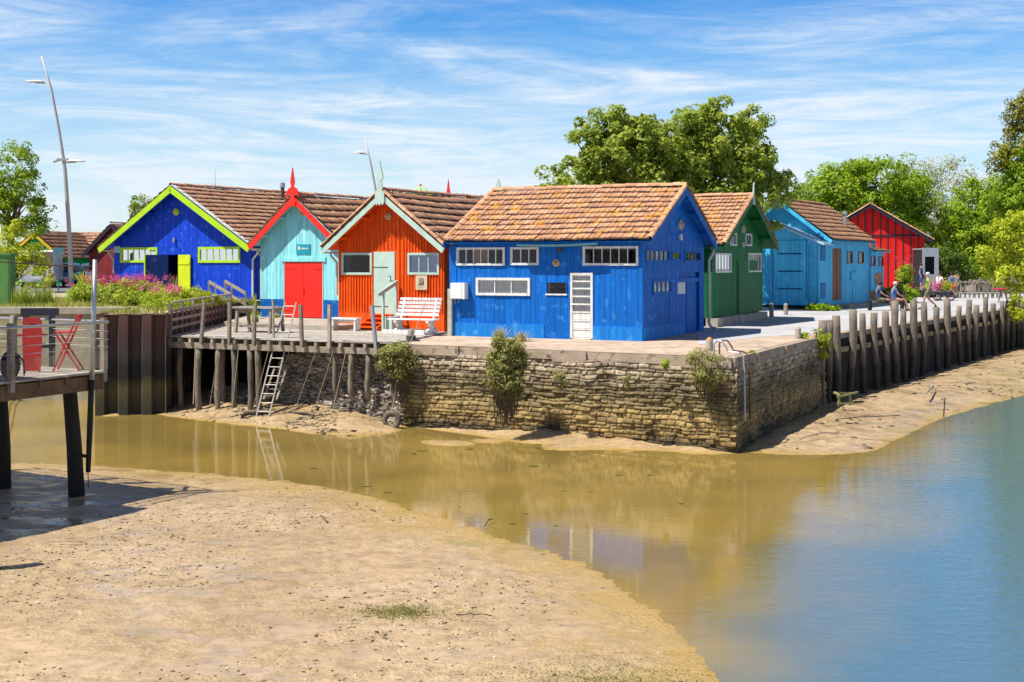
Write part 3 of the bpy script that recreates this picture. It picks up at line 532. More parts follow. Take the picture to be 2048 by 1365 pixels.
# left railing of the deck
rl = thing('wooden_railing', 'grey wooden rail fence with four rails along the left side of the deck', 'railing', (FL.x, FL.y, DZ)); A = FL+db*.05+de*.05; B = Vector((-10.45, 45.3))
m = MB()
for s in range(7):
    P = A+(B-A)*s/6; m = MB(); m.beam((*P, DZ-.25), (*P, DZ+.95), .08, .08, up=(1, 0, 0), t=random.random()); m.v = [(x-FL.x, y-FL.y, z-DZ) for x, y, z in m.v]; m.obj('post', WOODG, rl)
for z in (.98, .72, .46, .22):
    m = MB(); P = Vector((*A, DZ+z)); Q = Vector((*B, DZ+z)); m.beam(P+Vector((.06, 0, 0)), Q+Vector((.06, 0, 0)), .035 if z < .9 else .11, .09 if z < .9 else .045, t=random.random()); m.v = [(x-FL.x, y-FL.y, z_-DZ) for x, y, z_ in m.v]; m.obj('rail', WOODG, rl)
# concrete slab in front of the turquoise cabin
m = MB(); m.prism([(x, y, .2) for x, y in ((-9.7, 41.2), (-5.6, 38.4), (-4.9, 39.8), (-6.0, 43.9), (-8, 45.2), (-9.9, 46.2))], (0, 0, -.21)); o = m.obj('concrete_slab', CONC); tag(o, 'low concrete slab in front of the red double doors of the turquoise cabin', 'slab')
# ------------------------------------------------------------------ CABINS
class WF:                                   # frame of one wall: corner, direction along it, outward normal (cabin coordinates)
    def __init__(s, O, u, n, cab): s.O = Vector((*O, 0)); s.u = Vector((*u, 0)); s.n = Vector((*n, 0)); s.cab = cab
    def p(s, u, z, w=0): return s.O+s.u*u+s.n*w+Vector((0, 0, z))
    def box(s, m, u0, z0, u1, z1, w0, w1, t=.5):
        vs = [s.p(u, z, w) for z in (z0, z1) for w in (w0, w1) for u in (u0, u1)]
        m.add(vs, [(0, 2, 3, 1), (4, 5, 7, 6), (0, 1, 5, 4), (2, 6, 7, 3), (0, 4, 6, 2), (1, 3, 7, 5)], t)
    def px(s, x0, y0, x1, y1):              # photo rectangle -> rectangle on this wall
        mw = s.cab['mw']; A = mw @ s.O; B = mw @ (s.O+s.u); P, u0 = on_line(x0, A, B); Q, u1 = on_line(x1, A, B); bz = A.z
        zt = CAMZ-(y0-HZ)*(P.y+Q.y)/2/F_PX-bz; zb = CAMZ-(y1-HZ)*(P.y+Q.y)/2/F_PX-bz
        return (u0, zb, u1, zt)
def planks(m, wf, width, top, z0, ops, bw=.16, thick=.05, jit=.006, chamf=.007, rnd=None):
    r = rnd or random; xs = [0]
    while xs[-1] < width-bw*.6: xs.append(xs[-1]+bw*r.uniform(.85, 1.15))
    xs[-1] = width; cuts = sorted(set(xs+[round(v, 4) for o in ops for v in (o[0], o[2]) if 0 < v < width]))
    for a, b in zip(cuts[:-1], cuts[1:]):
        if b-a < .004: continue
        mid = (a+b)/2; segs = [(z0, None)]
        for o in ops:
            if o[0]-1e-3 <= mid <= o[2]+1e-3:
                new = []
                for lo, hi in segs:
                    H = hi if hi is not None else 1e9
                    if o[3] <= lo or o[1] >= H: new.append((lo, hi)); continue
                    if o[1] > lo: new.append((lo, o[1]))
                    if o[3] < H: new.append((o[3], hi))
                segs = new
        w = r.uniform(-jit, jit); tt = r.random(); c = min(chamf, (b-a)*.3)
        for lo, hi in segs:
            pr = [(a, -thick), (a, w-c), (a+c, w), (b-c, w), (b, w-c), (b, -thick)]
            bt = [wf.p(u, lo, q) for u, q in pr]; tp = [wf.p(u, (top(u) if hi is None else min(hi, top(u))), q) for u, q in pr]
            if tp[2].z-lo < .01: continue
            m.add(bt+tp, [(5, 4, 3, 2, 1, 0), (6, 7, 8, 9, 10, 11)]+[(i, (i+1) % 6, 6+(i+1) % 6, 6+i) for i in range(6)], tt)
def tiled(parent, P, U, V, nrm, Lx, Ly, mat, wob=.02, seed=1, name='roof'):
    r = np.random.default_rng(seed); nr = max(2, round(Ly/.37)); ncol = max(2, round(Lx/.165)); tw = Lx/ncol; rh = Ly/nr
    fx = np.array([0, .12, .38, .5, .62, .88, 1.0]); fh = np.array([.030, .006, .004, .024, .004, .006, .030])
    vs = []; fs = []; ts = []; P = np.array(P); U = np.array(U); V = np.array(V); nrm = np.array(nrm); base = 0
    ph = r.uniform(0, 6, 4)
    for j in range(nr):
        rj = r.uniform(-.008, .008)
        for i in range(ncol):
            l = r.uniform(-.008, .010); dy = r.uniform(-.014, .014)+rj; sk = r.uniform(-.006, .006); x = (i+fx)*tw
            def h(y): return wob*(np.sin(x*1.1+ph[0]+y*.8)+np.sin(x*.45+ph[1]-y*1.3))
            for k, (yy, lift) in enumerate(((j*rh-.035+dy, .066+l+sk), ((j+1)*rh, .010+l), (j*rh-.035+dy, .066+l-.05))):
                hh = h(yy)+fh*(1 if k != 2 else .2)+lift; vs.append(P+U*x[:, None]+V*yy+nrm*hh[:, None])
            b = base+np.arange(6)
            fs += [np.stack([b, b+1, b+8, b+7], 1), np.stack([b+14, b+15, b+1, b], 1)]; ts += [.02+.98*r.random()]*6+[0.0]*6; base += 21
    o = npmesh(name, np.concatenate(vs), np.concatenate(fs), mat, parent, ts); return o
def capline(parent, A, B, rad, mat, name, seed=0, seg=.38, up=(0, 0, 1)):
    r = random.Random(seed); A = Vector(A); B = Vector(B); n = max(1, round((B-A).length/seg)); m = MB(); d = (B-A).normalized(); up = Vector(up); sd = d.cross(up).normalized(); u = sd.cross(d)
    for i in range(n):
        p = A+(B-A)*(i/n); q = A+(B-A)*((i+1.12)/n); j = r.uniform(-.012, .012); k = 7; vs = []
        for pt, rr in ((p, rad*1.08), (q, rad*.9)):
            for s_ in range(k): a = math.pi*s_/(k-1); vs.append(pt+sd*math.cos(a)*rr+u*(math.sin(a)*rr*.8-.01+j))
            for s_ in range(k-1, -1, -1): a = math.pi*s_/(k-1); vs.append(pt+sd*math.cos(a)*(rr-.018)+u*(math.sin(a)*(rr-.018)*.8-.01+j))
        kk = 2*k; m.add(vs, [(a, (a+1) % kk, kk+(a+1) % kk, kk+a) for a in range(kk)]+[tuple(range(kk-1, -1, -1)), tuple(range(kk, 2*kk))], r.random())
    return m.obj(name, mat, parent)
def cabin(name, label, loc, rz, W_, L_, he, ha, axis, mat, ops, ov=.25, og=.35, og2=.2, tmat=None, fascia=None, fh=.17, bw=.16, ridge=True, verge=False, wob=.012, seed=1, z0=0, apex=None, cat='cabin', mats={}, group='painted wooden harbour cabins', sides=(0, 1), purl=True):
    T = thing(name, label, cat, loc, rz, group); random.seed(seed); tmat = tmat or TILE
    mw = Matrix.Translation(Vector(loc)) @ Matrix.Rotation(rz, 4, 'Z'); cab = {'T': T, 'mw': mw}
    if axis == 'y': Wg, Lr = W_, L_; mp = lambda c, r: (c, r)
    else: Wg, Lr = L_, W_; mp = lambda c, r: (r, c)
    ap = apex if apex is not None else Wg/2
    def dv(a, b): return Vector(b)-Vector(a)
    C = {k: Vector(mp(*v)) for k, v in dict(o=(0, 0), c=(Wg, 0), r=(0, Lr), cr=(Wg, Lr)).items()}
    uc = Vector(mp(1, 0)); ur = Vector(mp(0, 1))
    cab['g0'] = WF(C['o'], uc, -ur, cab); cab['g1'] = WF(C['r'], uc, ur, cab); cab['s0'] = WF(C['o'], ur, -uc, cab); cab['s1'] = WF(C['c'], ur, uc, cab)
    gt = lambda u: he+(ha-he)*(u/ap if u < ap else (Wg-u)/(Wg-ap))
    rects = {k: [cab[k].px(*o) if o[0] > 60 else o for o in v] for k, v in ops.items()}; cab['rects'] = rects
    for k, wid, top in (('g0', Wg, gt), ('g1', Wg, gt), ('s0', Lr, lambda u: he), ('s1', Lr, lambda u: he)):
        m = MB(); planks(m, cab[k], wid, top, z0, rects.get(k, []), bw); m.obj('wall', mats.get(k, mat), T)
    # roof
    for sd in (0, 1):
        c0 = -ov if sd == 0 else Wg+ov; wd = (ap if sd == 0 else Wg-ap); tn = (ha-he)/wd; zE = he-ov*tn+.03; cr_ = ap
        E = Vector((*mp(c0, -og), zE)); Rg = Vector((*mp(cr_, -og), ha+.03)); Vv = (Rg-E); Ly = Vv.length; Vv.normalize(); Uu = Vector((*ur, 0)); nn = Uu.cross(Vv); nn = nn if nn.z > 0 else -nn
        Lx = Lr+og+og2; dk = MB(); dk.prism([E, E+Uu*Lx, Rg+Uu*Lx, Rg], nn*.03); d_ = dk.obj('roof_boards', mats.get('under', mat), T)
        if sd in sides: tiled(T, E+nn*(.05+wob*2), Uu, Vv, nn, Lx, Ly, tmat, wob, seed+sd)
        if verge and sd in sides:
            for rr in ((-og, Lr+og2) if verge == 2 else ((-og,) if verge == 1 else (Lr+og2,))):
                q = Vector((*mp(0, rr), 0))-Vector((*mp(0, -og), 0)); capline(T, E+q+nn*(.11+wob), Rg+q+nn*(.11+wob), .085, tmat, 'verge_tiles', seed, up=nn)
        if fascia:
            for rr in (-og-.02, Lr+og2+.02):
                q = Vector((*mp(0, rr), 0))-Vector((*mp(0, -og), 0)); m = MB(); dwn = -nn*(fh/2-.05); m.beam(E+q+dwn-Vv*.05, Rg+q+dwn+Vv*(fh*.3*(1 if sd == 0 else -1)*0+.0), .035, fh, up=nn); m.obj('bargeboard', fascia, T)
        if purl:
            for f in (.25, .62):
                m = MB(); q = E+Vv*(Ly*f)-nn*.055; m.beam(q, q+Uu*Lx, .09, .10, up=nn); m.obj('purlin', mats.get('purlin', mat), T)
    if ridge: capline(T, (*mp(ap, -og), ha+.13+wob*2), (*mp(ap, Lr+og2), ha+.13+wob*2), .12, tmat, 'ridge_tiles', seed+5)
    cab['tn'] = (ha-he)/ap; cab['mp'] = mp; cab['og'] = og; cab['he'] = he; cab['ha'] = ha; cab['ap'] = ap; cab['Wg'] = Wg; cab['Lr'] = Lr; cab['ov'] = ov; cab['og2'] = og2
    return cab
def window(cab, key, rect, fmat, panes=3, bw=.06, bar=.025, curtain=None, out=.035, name='window', rows=1, split=None, csub=None):
    wf = cab[key]; u0, z0, u1, z1 = rect; m = MB()
    wf.box(m, u0, z0, u0+bw, z1, -.05, out); wf.box(m, u1-bw, z0, u1, z1, -.05, out); wf.box(m, u0+bw, z1-bw, u1-bw, z1, -.05, out-.003)
    wf.box(m, u0+bw, z0, u1-bw, z0+bw, -.05, out+.012); iu0, iu1, iz0, iz1 = u0+bw, u1-bw, z0+bw, z1-bw
    for i in range(1, panes): x = iu0+(iu1-iu0)*i/panes; wf.box(m, x-bar/2, iz0, x+bar/2, iz1, -.045, .005)
    for i in range(1, rows): x = iz0+(iz1-iz0)*i/rows; wf.box(m, iu0, x-bar/2, iu1, x+bar/2, -.043, .003)
    f = m.obj(name, fmat, cab['T']); g = MB(); g.add([wf.p(iu0, iz0, -.014), wf.p(iu1, iz0, -.014), wf.p(iu1, iz1, -.014), wf.p(iu0, iz1, -.014)], [(0, 1, 2, 3)]); g.obj('pane', GLASS, f)
    if curtain:
        for k, (a, b, cm) in enumerate(curtain):
            c = MB(); n = max(3, int((b-a)*(iu1-iu0)/.035)); vs = []
            for i in range(n+1): x = iu0+(iu1-iu0)*(a+(b-a)*i/n); w = -.042+.014*math.sin(i*1.9+k); vs += [wf.p(x, iz0, w), wf.p(x, iz1, w)]
            c.add(vs, [(2*i, 2*i+2, 2*i+3, 2*i+1) for i in range(n)]); c.obj('curtain', cm, f)
    return f
def inset(r, b): return (r[0]+b, r[1]+b, r[2]-b, r[3]-b)
def wall_lamp(cab, key, x, y, rad, amb=(.55, .22, .02), ring=None):
    wf = cab[key]; r = wf.px(x-1, y, x+1, y); u = (r[0]+r[2])/2; z = r[1]; c = wf.p(u, z, 0); Mx = Matrix.Translation(c) @ wf.n.to_track_quat('Z', 'Y').to_matrix().to_4x4()
    m = MB(); m.lathe([(rad, -.02), (rad, .05), (rad*.9, .08), (rad*.78, .085)], 18, m=Mx); m.box(-rad*.95, -rad*.12, .075, rad*.95, rad*.12, .11, m=Mx @ Matrix.Rotation(.0, 4, 'Z'))
    o = m.obj('wall_lamp', ring or METAL, cab['T']); m = MB(); m.lathe([(rad*.76, .05), (rad*.7, .10), (rad*.4, .13), (.01, .14)], 16, m=Mx); m.obj('lamp_glass', flat('amber_glass', amb, .25) if ring is None else flat('yellow_glass', (.6, .45, .02), .3), o); return o
def small_lamp(cab, key, x, y, mat=None):
    wf = cab[key]; r = wf.px(x-1, y, x+1, y); u = r[0]; z = r[1]; m = MB(); m.tube([wf.p(u, z+.09, .07), wf.p(u, z-.09, .07)], [.045, .055], 10); wf.box(m, u-.03, z-.04, u+.03, z+.06, -.01, .05); return m.obj('wall_light', mat or METAL, cab['T'])
def px_box(cab, key, rect, w0, w1, name, mat, label=None, parent=None):
    wf = cab[key]; r = wf.px(*rect) if rect[0] > 60 else rect; m = MB(); wf.box(m, *r, w0, w1); o = m.obj(name, mat, parent or cab['T'])
    if label: o['label'] = label
    return o
def eave_gutter(cab, sd, r0, r1, mat, down=None, zend=.1, foot=True, rad=.055):
    mp = cab['mp']; ov = cab['ov']+.05; c0 = -ov if sd == 0 else cab['Wg']+ov; z = cab['he']-ov*cab['tn']+.0
    A = Vector((*mp(c0, r0), z)); B = Vector((*mp(c0, r1), z)); m = MB(); d = (B-A).normalized(); sdv = d.cross(Vector((0, 0, 1)))
    k = 7; vs = []
    for pt in (A, B):
        for rr in (rad, rad-.012):
            for i in (range(k) if rr == rad else range(k-1, -1, -1)): a = math.pi+math.pi*i/(k-1); vs.append(pt+sdv*math.cos(a)*rr+Vector((0, 0, math.sin(a)*rr)))
    m.add(vs, [(i, (i+1) % 14, 14+(i+1) % 14, 14+i) for i in range(14)]+[tuple(range(13, -1, -1)), tuple(range(14, 28))]); o = m.obj('gutter', mat, cab['T'])
    if down is not None:
        m = MB(); wc = -.07 if sd == 0 else cab['Wg']+.07; P = lambda c, z_: Vector((*mp(c, down), z_))
        pts = [P(c0, z-.03), P(c0, z-.12), P(wc, z-.12-abs(c0-wc)*.9), P(wc, zend+.12)]
        if foot: pts.append(P(wc+(c0-wc)*.5, zend+.02)); pts.append(P(c0, zend))
        m.tube(pts, .04, 8); m.obj('downpipe', mat, o)
    return o
def finial(cab, kind, mat, rr, h, zb=None, w=1.0):
    mp = cab['mp']; z = cab['ha']-.22
    if kind == 'fleur': pl = [(0, -.10), (.05, -.02), (.10, -.10), (.16, .12), (.07, .30), (.09, .34), (.20, .36), (.31, .24), (.27, .46), (.17, .58), (.07, .62), (.06, .66), (.10, .80), (.0, h)]
    else: pl = [(0, -.12), (.05, -.02), (.10, -.10), (.16, .0), (.16, .28), (.07, .38), (.11, .44), (.06, .50), (.11, .56), (.05, .62), (.12, .80), (.07, 1.0), (0, h)]
    out = [(x*w, y) for x, y in pl]+[(-x*w, y) for x, y in pl[-2:0:-1]]
    m = MB(); m.prism([Vector((*mp(cab['ap']+x, rr), z+y)) for x, y in out], Vector((*mp(0, .04), 0))); return m.obj('finial', mat, cab['T'])
def corner_trim(cab, mat, w=.09, keys=None):
    for k in keys or ():
        wf = cab[k[0]]; m = MB(); wid = cab['Wg'] if k[0][0] == 'g' else cab['Lr']; u = 0 if k[1] == 0 else wid; s_ = -1 if k[1] else 1
        wf.box(m, min(u-.012*s_, u+s_*w), 0, max(u-.012*s_, u+s_*w), cab['he'], -.03, .02); m.obj('corner_board', mat, cab['T'])

BLUE = paint('cobalt_paint', (.003, .15, .60), pale=(.06, .32, .72)); BLUEP = paint('blue_plinth_paint', (.01, .22, .70), pale=(.10, .38, .72))
ULTRA = paint('ultramarine_paint', (.004, .055, .62), pale=(.07, .22, .70)); NAVY = paint('navy_paint', (.004, .03, .18))
LIME = flat('lime_paint', (.42, .68, .01), .5); LIME2 = flat('bright_lime_paint', (.62, .75, .01), .5)
TURQ = paint('turquoise_paint', (.30, .78, .84), pale=(.48, .84, .86)); RED = flat('red_paint', (.86, .022, .012), .5); TEALS = flat('teal_sign', (.01, .30, .42), .5)
ORANGE = paint('orange_paint', (.88, .105, .006), pale=(.90, .17, .03)); CELAD = flat('celadon_paint', (.46, .62, .54), .55); DEEPB = paint('skirt_blue_paint', (.005, .11, .42))
GREEN = paint('green_paint', (.010, .17, .045), pale=(.03, .24, .08)); LBLUE = paint('sky_blue_paint', (.08, .56, .93), pale=(.20, .60, .90)); BROWN = flat('brown_door', (.22, .075, .03), .6)
BRED = paint('bright_red_paint', (.78, .016, .012), pale=(.8, .04, .02)); BLACKP = flat('black_paint', (.012, .014, .03), .6)
def yaw(d): return math.atan2(d[1], d[0])
# ===== the big blue cabin
A_ = Vector((-1.78, 36.67)); th = -R(25.3)
fr = [(913.6, 495.4, 1010, 531.4), (1021, 494.8, 1078, 530.8), (1166, 493, 1277, 531.4), (952.3, 556, 1060.7, 591.5), (1093, 564, 1134, 589.4), (1141, 546, 1186, 680)]
ga = [(1290.7, 500, 1337.6, 523.5), (1343, 503.6, 1361.6, 520.6), (1368, 503, 1400.6, 524), (1305, 560, 1342, 588), (1356, 545, 1399, 665)]
main = cabin('blue_cabin', 'large cobalt blue cabin at the quay corner with white windows and lichen spotted roof', (A_.x, A_.y, 0), th, 5.985, 6.0, 2.86, 4.36, 'x', BLUE, {'s0': fr, 'g1': ga}, ov=.27, og=.12, og2=.32, tmat=TILE_LICHEN, fascia=BLUE, fh=.2, verge=2, wob=.014, seed=12)
R_ = main['rects']['s0']; T = main['T']
dark = DARKIN
window(main, 's0', R_[0], WHITE, 6, .065, .022, [(.33, .66, CURTB)]); window(main, 's0', R_[1], WHITE, 3, .065, .022, [(.0, .3, DARKIN)]); window(main, 's0', R_[2], WHITE, 6, .065, .022, [(.15, .85, flat('dim_shelf', (.05, .035, .035)))])
window(main, 's0', R_[3], WHITE, 3, .075, .025, [(0, 1, CURT)]); window(main, 's0', R_[4], BLUE, 1, .02, .02, [(0, .1, CURTB)])
px_box(main, 's0', (1092, 588, 1135, 591), 0, .05, 'window_sill', WHITE)
# door with five panes over three panels
wf = main['s0']; u0, z0, u1, z1 = R_[5]; d_w = u1-u0; m = MB(); z0 = .03; H = z1-z0
wf.box(m, u0, z0, u0+.07, z1, -.05, .03); wf.box(m, u1-.07, z0, u1, z1, -.05, .03); wf.box(m, u0+.07, z1-.06, u1-.07, z1, -.05, .028)
lev = [z0+H*f for f in (0, .14, .27, .40, .52, .64, .76, .87, .965)]
for i, z in enumerate(lev): wf.box(m, u0+.07, z-.022, u1-.07, z+.022, -.04, .02, .4)
for i in range(3): wf.box(m, u0+.08, lev[i]+.03, u1-.08, lev[i+1]-.03, -.035, .006, .6)
dr = m.obj('door', WHITE, T)
m = MB(); m.add([wf.p(u0+.07, lev[3], -.014), wf.p(u1-.07, lev[3], -.014), wf.p(u1-.07, lev[8], -.014), wf.p(u0+.07, lev[8], -.014)], [(0, 1, 2, 3)]); m.obj('pane', GLASS, dr)
m = MB(); n = 26; vs = []
for i in range(n+1): x = u0+.07+(d_w-.14)*i/n; q = -.045+.012*math.sin(i*1.7); vs += [wf.p(x, lev[3], q), wf.p(x, lev[8], q)]
m.add(vs, [(2*i, 2*i+2, 2*i+3, 2*i+1) for i in range(n)]); m.obj('curtain', CURT, dr)
m = MB(); m.tube([wf.p(u0+.04, 1.0, .03), wf.p(u0+.04, 1.0, .08), wf.p(u0+.13, 1.0, .08)], .012, 6); m.obj('handle', METAL, dr)
# plinth
for a, b in ((0.02, main['s0'].px(1089, 0, 1140, 0)[0]-.0), (u1+.01, 5.99)):
    m = MB(); n = 14
    for i in range(n): x0 = a+(b-a)*i/n; x1 = a+(b-a)*(i+1)/n; wf.box(m, x0, 0, x1, .40+random.uniform(-.012, .012), -.02, .035+random.uniform(-.002, .002))
    m.obj('plinth', BLUEP, T)
m = MB(); wf.box(m, R_[4][0]-.06, 0, R_[5][0]-.005, R_[4][1]-.03, 0, .012);
random.seed(3); u = R_[4][0]-.06
while u < R_[5][0]-.05: wf.box(m, u, .0, u+.045, R_[4][1]-.03, .012, .020, random.random()); u += .056
m.obj('narrow_boarding', BLUE, T)
m = MB(); main['g1'].box(m, .0, 0, 3.9, .38, -.02, .03); m.obj('plinth', BLUEP, T)
wall_lamp(main, 's0', 1113.7, 526, .115); small_lamp(main, 's0', 1122, 500, RUST)
wall_lamp(main, 'g1', 1358.7, 450, .17); small_lamp(main, 'g1', 1358.7, 475, WHITE2)
mb = px_box(main, 's0', (909, 566, 937, 598), .02, .26, 'meter_box', WHITE2)
m = MB(); r = wf.px(909, 566, 937, 598); wf.box(m, r[0]+.02, r[1]+.02, r[2]-.09, r[3]-.02, .26, .272); m.obj('box_door', WHITE2, mb)
m = MB(); m.tube([wf.p(r[0]+.05, r[1], .1), wf.p(r[0]+.08, r[1]-.15, .1), wf.p(r[0]+.2, r[1]-.1, .1), wf.p(r[0]+.17, r[1], .1)], .012, 6); m.obj('cable', METAL, mb)
m = MB(); r = wf.px(899, 578, 907, 674); wf.box(m, r[0], 0, r[2], r[3], .03, .13); m.obj('grey_post', M('peeling_post', (.42, .50, .48), .8, (.35, .26, .16), 6, amt=.9), T)['label'] = 'grey green peeling timber post at the left corner'
m = MB(); wf.box(m, -.10, 0, .13, 2.7, -.03, .02); m.obj('corner_board', BLUE, T)
# short sagging gutter over the middle
a = wf.px(1044, 488, 1204, 488); m = MB(); n = 12; vs = []
for i in range(n+1):
    x = a[0]+(a[2]-a[0])*i/n; z = 2.71-.03*math.sin(i/n*math.pi)+.03*i/n
    for q, w in ((-.0, .24), (-.05, .28), (-.05, .36), (.01, .40)): vs.append(wf.p(x, z+q, w))
m.add(vs, [(4*i+j, 4*i+4+j, 4*i+5+j, 4*i+1+j) for i in range(n) for j in range(3)]); m.obj('gutter', flat('pale_teal_metal', (.12, .36, .44), .5), T)
m = MB(); p = main['mp'](3.0, 2.9); m.tube([(*p, 4.3), (*p, 4.62)], .07, 10); m.obj('chimney_pipe', METAL, T)
Rg = main['rects']['g1']; DBL = BLUE
window(main, 'g1', Rg[0], BLUE, 5, .04, .02, [(0, .45, CURTB), (.5, 1, CURT)]); window(main, 'g1', Rg[1], BLUE, 1, .04, .02, [(0, 1, CURTB)]); window(main, 'g1', Rg[2], BLUE, 5, .04, .02, [(.35, .9, CURTB)])
window(main, 'g1', Rg[3], BLUE, 4, .06, .03, [(0, 1, CURT)])
g = main['g1']; r = Rg[4]; m = MB(); g.box(m, r[0], 0, r[2], r[3]-.25, -.12, -.08); g.box(m, r[0], r[3]-.3, r[2], r[3]-.18, -.1, .0); g.box(m, r[0], r[3]-.18, r[2], r[3], -.15, -.1)
g.box(m, (r[0]+r[2])/2-.03, 0, (r[0]+r[2])/2+.03, r[3]-.3, -.08, -.06); dr = m.obj('door', BLUE, T)
q = g.px(1356, 564.5, 1373, 588.5); m = MB(); g.box(m, q[0]+.1, q[1], q[2]+.1, q[3], -.075, -.07); m.obj('door_window', CURT, dr)
eave_gutter(main, 1, 5.2, 6.0, BLUE, None)
m = MB(); z = 2.66; cc = (6.25, 6.28); m.tube([(cc[0]-.1, cc[1], z), (cc[0], cc[1]-.05, z-.02), (cc[0]+.02, cc[1]-.2, z-.15), (cc[0]-.12, cc[1]-.2, z-.4), (cc[0]-.12, cc[1]-.2, .25), (cc[0]-.02, cc[1]-.28, .1), (cc[0]+.18, cc[1]-.36, .06)], .05, 9)
m.obj('downpipe', PIPEM, T)
# ===== turquoise cabin
thc = -R(32); tv = Vector((math.cos(thc), math.sin(thc))); bv = Vector((-tv.y, tv.x))
cT = Vector((-7.48, 43.95))-tv*.15; oT = cT-tv*1.93
turq = cabin('turquoise_cabin', 'narrow turquoise cabin with red double doors and red gable trim', (oT.x, oT.y, .2), thc, 3.86, 9.0, 2.74, 4.28, 'y', TURQ, {'g0': [(569.6, 524.6, 646, 637)]}, ov=.22, og=.36, fascia=RED, fh=.20, wob=.02, seed=21, mats={'purlin': TURQ, 'under': TURQ})
T = turq['T']; g = turq['g0']; r = turq['rects']['g0'][0]
for a, b in ((r[0], (r[0]+r[2])/2-.006), ((r[0]+r[2])/2+.006, r[2])):
    m = MB(); g.box(m, a, .03, b, r[3], -.03, .012); mid = a if a == r[0] else b
    for z in (.28, r[3]-.22):
        g.box(m, a+.02 if a == r[0] else b-.42, z-.03, a+.42 if a == r[0] else b-.02, z+.03, .012, .024)
    d_ = m.obj('door', RED, T)
m = MB(); g.box(m, (r[0]+r[2])/2-.02, .85, (r[0]+r[2])/2+.03, 1.05, .012, .05); m.obj('handle', RED, d_)
px_box(turq, 'g0', (564, 515, 652, 523.5), 0, .05, 'lintel', TURQ)
s_ = px_box(turq, 'g0', (594, 489, 621.5, 508.7), .0, .03, 'sign', TEALS)
m = MB(); q = g.px(597, 493, 601, 500); g.box(m, *q, .03, .034); m.obj('emblem', flat('cream', (.7, .68, .55)), s_)
def skirt(cab, key, a, b, z, mat, n=8, w=.03):
    m = MB()
    for i in range(n): x0 = a+(b-a)*i/n; x1 = a+(b-a)*(i+1)/n; cab[key].box(m, x0, 0, x1, z+random.uniform(-.005, .005), -.02, w+random.uniform(0, .002))
    m.obj('skirt', mat, cab['T'])
skirt(turq, 'g0', 0, r[0]-.03, .66, DEEPB); skirt(turq, 'g0', r[2]+.03, 3.86, .66, DEEPB)
m = MB()
for u in (r[0]-.03, r[2]): g.box(m, u, 0, u+.03, r[3]+.02, -.02, .025)
m.obj('door_frame', TURQ, T)
wall_lamp(turq, 'g0', 607.5, 426, .12); finial(turq, 'fleur', RED, -.43, 1.32); finial(turq, 'spear', RED, 9.25, 1.45)
def text(parent, body, wf, u, z, w, size, mat, name='lettering'):
    c = bpy.data.curves.new(name, 'FONT'); c.body = body; c.size = size; c.extrude = .003; c.align_x = 'CENTER'; c.align_y = 'CENTER'; c.materials.append(mat)
    o = bpy.data.objects.new(name, c); COL.objects.link(o); bpy.context.view_layer.update(); me = bpy.data.meshes.new_from_object(o.evaluated_get(bpy.context.evaluated_depsgraph_get())); bpy.data.objects.remove(o); o = bpy.data.objects.new(name, me); COL.objects.link(o); o.parent = parent
    n = wf.n; up = Vector((0, 0, 1)); x = up.cross(n); Mx = Matrix((x, up, n)).transposed().to_4x4(); Mx.translation = wf.p(u, z, w); o.matrix_local = Mx; return o
m = MB(); q = g.px(603, 496, 618, 499)
for k in range(9): x = q[0]+(q[2]-q[0])*k/9; g.box(m, x, q[1], x+(q[2]-q[0])/9*.7, q[3], .03, .033)
m.obj('small_lettering', flat('cream', (.7, .68, .55)), s_)
# left downpipe, white
eave_gutter(turq, 0, -.3, 9, PIPEM, .1, .0, False)
# ===== orange cabin
oO = Vector((-5.70, 40.25)); oc = [(686.5, 509, 741.8, 547.6), (818.7, 508, 876.5, 547.6), (748.6, 504, 790.3, 629)]
oran = cabin('orange_cabin', 'orange cabin with vertical battens, pale green door and gable spike', (oO.x, oO.y, 0), thc, 4.24, 6.3, 2.78, 4.32, 'y', ORANGE, {'g0': oc}, ov=.28, og=.45, og2=.1, fascia=CELAD, fh=.17, wob=.022, verge=1, seed=33, mats={'purlin': ORANGE, 'under': ORANGE})
T = oran['T']; g = oran['g0']; ro = oran['rects']['g0']
gt = lambda u: 2.78+1.54*(u/2.12 if u < 2.12 else (4.24-u)/2.12)
m = MB(); u = .05; rr_ = [g.px(684, 506, 744.5, 550), g.px(816, 506, 879, 550), g.px(747, 500, 792, 640)]; k = 0
while u < 4.2:
    lo = .62 if u < 1.6 or u > 2.3 else 0.62; z1 = gt(u)-.02; seg = [(lo, z1)]
    for q in rr_:
        if q[0]-.02 < u < q[2]+.02: seg = [s for a, b in seg for s in ((a, min(b, q[1]-.005)), (max(a, q[3]+.02), b)) if s[1]-s[0] > .05]
    for a, b in seg: g.box(m, u, a, u+.022, b, -.005, .034, .5)
    u += .115 if (u < 1.45 or (u > 2.6)) else .16; k += 1
m.obj('battens', ORANGE, T)
window(oran, 'g0', rr_[0], CELAD, 1, .075, .03, [(.0, .25, flat('dim_shelf', (.05, .035, .035)))]); window(oran, 'g0', rr_[1], CELAD, 3, .075, .03, [(0, 1, flat('lilac_curtain', (.62, .64, .80)))])
q = g.px(748.6, 504, 790.3, 629); m = MB(); g.box(m, q[0], q[1], q[2], q[3], -.02, .03); 
dr = m.obj('door', CELAD, T); m = MB()
for z in (q[1]+.25, q[3]-.5): g.box(m, q[0]-.02, z-.012, q[2]-.25, z+.012, .03, .036)
m.obj('strap_hinges', BLACK, dr)
